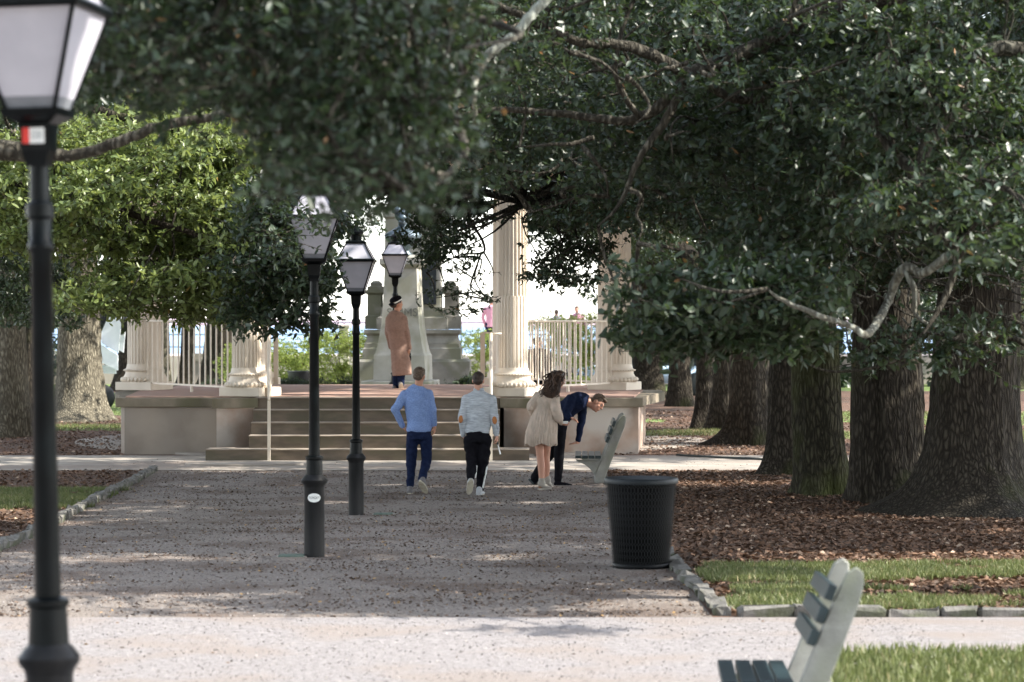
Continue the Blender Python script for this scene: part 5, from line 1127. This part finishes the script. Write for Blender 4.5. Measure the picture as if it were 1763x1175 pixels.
Cc.limb([Cc.top, P(-120, 300, 26), P(120, 340, 25.5), P(260, 380, 25.2), P(380, 420, 25), P(480, 470, 24.8), P(545, 520, 24.7)], [.3, .07, .045, .032, .022, .015, .008], 8)
Cc.limb([Cc.top, P(-60, 150, 26), P(200, 200, 26), P(420, 250, 26), P(600, 330, 26)], [.3, .07, .045, .03, .012], 8)
R9.limb(PP([(1118, 560, 72), (1112, 480, 66), (1128, 440, 60), (1165, 442, 59), (1208, 470, 58)]), [.42, .4, .38, .36, .3], 16, M_BARK)
R9.limb(PP([(1108, 470, 66), (1060, 400, 60), (980, 370, 56), (900, 345, 52), (820, 360, 50)]), [.32, .26, .2, .14, .05], 10, M_BARK)
D.limb([D.top, P(1700, 100, 34), P(1400, 180, 33.5), P(1200, 260, 33), P(1020, 330, 32.5), P(900, 350, 32)], [.35, .2, .16, .12, .08, .03], 9)
D.limb([P(1050, 320, 32.6), P(900, 240, 33), P(760, 260, 33), P(640, 300, 33)], [.09, .07, .05, .02], 8)
D.limb(PP([(760, 262, 33), (800, 360, 33), (835, 430, 33), (790, 440, 33), (735, 470, 33)]), [.03, .022, .016, .01, .005], 6)
for t, r in ((R1, .45), (R2, .35), (R3, .28), (R4, .2), (R5, .28), (R8, .2), (L1, .3), (L2t, .36), (L3, .2), (C3, .3)):
    for k in range(4):
        a = k * 1.6 + t.base.x; q = t.top
        t.limb([q - Vector((0, 0, .5)), q + Vector((math.cos(a) * 1.0, math.sin(a) * 1.0, .9)), q + Vector((math.cos(a) * 2.6, math.sin(a) * 2.2, 1.7)), q + Vector((math.cos(a + .3) * 4.6, math.sin(a + .3) * 3.8, 2.2))], [r, r * .7, r * .45, r * .15], 8)

E = []  # unseen oaks, added to cut the open sky light behind the viewer
for i, (x, y, lab) in enumerate(((-7.5, -4, 'added shading oak behind the viewer on the left of the path'), (6.8, -6, 'added shading oak behind the viewer on the right of the path'), (-6, -18, 'second added shading oak behind the viewer on the left'), (7, -20, 'second added shading oak behind the viewer on the right'), (-16, 4, 'added shading oak outside the left edge nearest the viewer'))):
    e_ = off_tree(lab, x, y, 30 + i); E.append((e_, (x * .72, y, 7), 6.2, 2.6, 2600))
# foliage in view
B.blob(110, -70, 500, 185, 9.2, 11.6, 850, 60, .18, leaf=.05)
B.blob(470, -70, 800, 290, 9.2, 11.6, 700, 55, .18, leaf=.05)
B.blob(480, 150, 745, 362, 9.2, 10.6, 240, 20, .12, leaf=.05)
B.blob(-60, -60, 160, 200, 15, 19, 500, 20, .3, leaf=.07)
B.blob(405, 390, 545, 575, 24.2, 25.4, 820, 28, .2, leaf=.075)
B.blob(440, 310, 570, 400, 22, 24, 450, 16, .2, leaf=.075)
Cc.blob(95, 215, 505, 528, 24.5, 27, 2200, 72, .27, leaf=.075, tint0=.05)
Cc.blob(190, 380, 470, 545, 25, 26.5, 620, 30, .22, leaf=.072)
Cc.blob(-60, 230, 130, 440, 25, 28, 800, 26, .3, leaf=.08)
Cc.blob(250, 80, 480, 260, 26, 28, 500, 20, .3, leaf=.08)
L1.blob(-60, 330, 110, 560, 34, 42, 1300, 30, .35, leaf=.08)
L1.blob(-60, -60, 700, 330, 28, 40, 5500, 120, .55, leaf=.085)
L2t.blob(-60, 200, 560, 440, 52, 70, 2400, 60, .8, leaf=.12)
L3.blob(160, 330, 480, 500, 68, 84, 1500, 36, .8, leaf=.13)
C3.blob(330, 250, 640, 420, 60, 80, 1400, 36, .7, leaf=.12)
B.blob(468, 335, 548, 455, 20.4, 21.0, 130, 9, .11, leaf=.06)
A.blob(700, -70, 1420, 320, 18.4, 23, 2500, 110, .32, leaf=.07)
A.blob(1330, -70, 1810, 330, 17.4, 22, 2600, 90, .32, leaf=.07)
A.blob(1450, -70, 1810, 400, 16.0, 17.2, 480, 30, .2, leaf=.065)
A.blob(820, -70, 1500, 190, 16.9, 18.3, 330, 26, .18, leaf=.062)
A.blob(1085, 470, 1430, 608, 16.4, 18, 560, 34, .17, leaf=.078)
A.blob(1235, 370, 1420, 480, 18, 21, 520, 26, .25, leaf=.075)
A.blob(1620, 280, 1810, 450, 15, 18, 420, 20, .25, leaf=.07)
A.blob(1480, 560, 1760, 650, 18, 20, 110, 14, .14, leaf=.07)
D.blob(560, 20, 745, 345, 29, 38, 2000, 60, .45, leaf=.08)
D.blob(730, 20, 845, 375, 29, 38, 1500, 50, .4, leaf=.08)
D.blob(845, 20, 925, 325, 29, 38, 900, 34, .35, leaf=.08)
D.blob(925, 20, 1100, 385, 29, 38, 2000, 60, .4, leaf=.08)
D.blob(735, 300, 815, 405, 32, 34, 260, 20, .2, leaf=.075)
D.blob(738, 400, 850, 535, 32, 34, 120, 26, .12, leaf=.055)
D.blob(930, 340, 1045, 495, 30, 33, 280, 26, .2, leaf=.068)
D.blob(710, 380, 790, 450, 30, 32, 110, 10, .15, leaf=.07)
D.blob(950, 180, 1500, 400, 28, 38, 4200, 130, .5, leaf=.08)
R1.blob(1280, 60, 1810, 490, 23, 28, 4200, 120, .42, leaf=.08)
R2.blob(1240, 330, 1600, 470, 29, 36, 2200, 60, .45, leaf=.085)
R5.blob(1240, 200, 1500, 480, 42, 56, 3200, 80, .6, leaf=.1)
R8.blob(1040, 150, 1500, 530, 60, 78, 2600, 70, .9, leaf=.14)
R9.blob(905, 130, 1180, 450, 52, 64, 2400, 60, .6, leaf=.11)
R10.blob(1350, 200, 1830, 540, 66, 80, 2200, 60, .9, leaf=.14)
# broad upper crowns above the picture : they shade the paths
for t, c, rad, hz, n in ((A, (7.8, 21.6, 7.4), 4.3, 1.0, 3200), (R1, (7.2, 30.5, 7.5), 4.6, .9, 3000), (R2, (5.2, 24, 6.9), 3.0, .8, 1500), (D, (7.5, 37, 8.4), 5.0, 1.4, 3200), (R5, (7.5, 47, 9), 5.5, 1.6, 2600),
                         (R8, (9, 62, 9.5), 8, 2, 3400), (R10, (20, 74, 9), 9, 2, 3000), (B, (-2.8, 13.4, 6.6), 2.6, .8, 1200), (Cc, (-10, 27, 8), 4.6, 1.4, 2000), (L1, (-10.5, 43, 8.6), 5.5, 1.7, 2400), (L2t, (-11.5, 60, 9), 6, 2, 2400), (R3, (4.0, 33, 7.6), 3.2, .9, 1700), (L3, (-10, 78, 9), 7, 2, 2000), (C3, (-1, 76, 10), 7, 2, 2000), (R9, (4, 70, 10), 6, 2, 2000), (L1b, (-15, 36, 8), 6, 2, 2000), (R7, (13.5, 28, 8.6), 5.0, 1.8, 2600), (R6, (14.5, 38, 8.6), 5.5, 2, 2600), *E, (E[0][0], (4.6, 8.6, 6.6), 2.6, .8, 1500)):  # the last crown is an unseen extra, added to darken the near left leaves
    t.upper(c, rad, hz, n)
for t in (R1, R2, R3, R4, R5, R6, R7, R8, R9, R10, L1, L1b, L2t, L3, C1, C2, C3, A, B, Cc, D, *[e[0] for e in E]): t.done()
# moss covered root hump at the foot of the big trunk
# shrubs
def shrub(label, x0, y0, x1, y1, Y, n, k, leaf, m=None, name='shrub', cat='shrub', dy=1.0, sp=.28):
    X0, X1 = X_(x0, Y), X_(x1, Y); base = Vector(((X0 + X1) / 2, Y, gz(Y))); t = Tree.__new__(Tree); t.base = base; t.inv = -base; t.t = thing(name, label, cat, base, 0, 'shrubs round the bandstand'); t.cr = []; t.ml = m or M_BUSH; t.tw = bmesh.new(); t.ntw = 0; t.pts = []
    for i in range(7):
        a = random.uniform(0, 6.28); tp = base + Vector((random.uniform(-.4, .4) * (X1 - X0), random.uniform(-.3, .3), (Z_(y0, Y) - gz(Y)) * random.uniform(.5, .85))); bm = bmesh.new(); tube(bm, [p - base for p in spline([base + Vector((math.cos(a) * .1, math.sin(a) * .1, -.05)), base.lerp(tp, .5) + Vector((random.gauss(0, .06), 0, 0)), tp], 3)], [.022, .02, .018, .015, .012, .009, .006], 5); obj('stem', bm, M_LIMB, t.t, True)
    cc, cs = clumps(x0, y0, x1, y1, Y - dy, Y + dy, n, k, sp); cs[:, 2] = np.maximum(cs[:, 2], gz(Y) + .05); t.cr.append(leaves(cs, leaf=leaf, per=12, L=.35, wide=.3)); t.done()
    return t
shrub('yellow green shrub seen between the stair rail and the stickered lamp post', 478, 578, 552, 668, 72, 650, 26, .085)
shrub('bright feathery shrub right of the second lamp post beside the monument', 545, 572, 642, 668, 70, 850, 32, .085)
shrub('bright shrub showing between the memorial and the right stair rail', 806, 572, 872, 668, 76, 500, 20, .09)
shrub('tall yellow green shrub behind the right hand railing', 930, 548, 1048, 668, 70, 950, 34, .09)
shrub('green shrub in the gap right of the right hand column', 1080, 470, 1118, 640, 80, 500, 20, .1)
shrub('dim olive shrub behind the left railing near its inner end', 395, 600, 470, 668, 73, 400, 18, .085)
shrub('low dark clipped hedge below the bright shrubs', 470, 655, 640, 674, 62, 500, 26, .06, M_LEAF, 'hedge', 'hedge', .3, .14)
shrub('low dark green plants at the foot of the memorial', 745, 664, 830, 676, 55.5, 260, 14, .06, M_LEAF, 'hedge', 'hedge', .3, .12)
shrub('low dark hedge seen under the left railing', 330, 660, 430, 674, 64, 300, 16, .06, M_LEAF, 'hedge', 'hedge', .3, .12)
shrub('spiky black green plant beside the head of the boy in grey', 797, 656, 815, 676, 53, 70, 5, .13, M_LEAF, 'spiky_plant', 'plant', .1, .1)
# far belts of wood at both sides
def wood(label, spec, m):
    cr = []
    for x0, y0, x1, y1, Y0, Y1, n, k in spec:
        cc, cs = clumps(x0, y0, x1, y1, Y0, Y1, n, k, 1.1); cs[:, 2] = np.maximum(cs[:, 2], -.1); cr.append(leaves(cs, leaf=.24, per=8, L=.7, wide=.5))
    off = 0; VV, QQ, TT = [], [], []
    for V, Q, T, tw, TQ in cr: VV.append(V); QQ.append(Q + off); TT.append(T); off += len(V)
    o = quadmesh('far_wood', np.concatenate(VV), np.concatenate(QQ), np.concatenate(TT), m); tag(o, label, 'wood', kind='stuff')
wood('dark green wood closing the view behind the trunks', [(1075, 300, 2300, 672, 82, 92, 5200, 110), (-600, 250, 150, 660, 82, 92, 3000, 70)], M_LEAF)
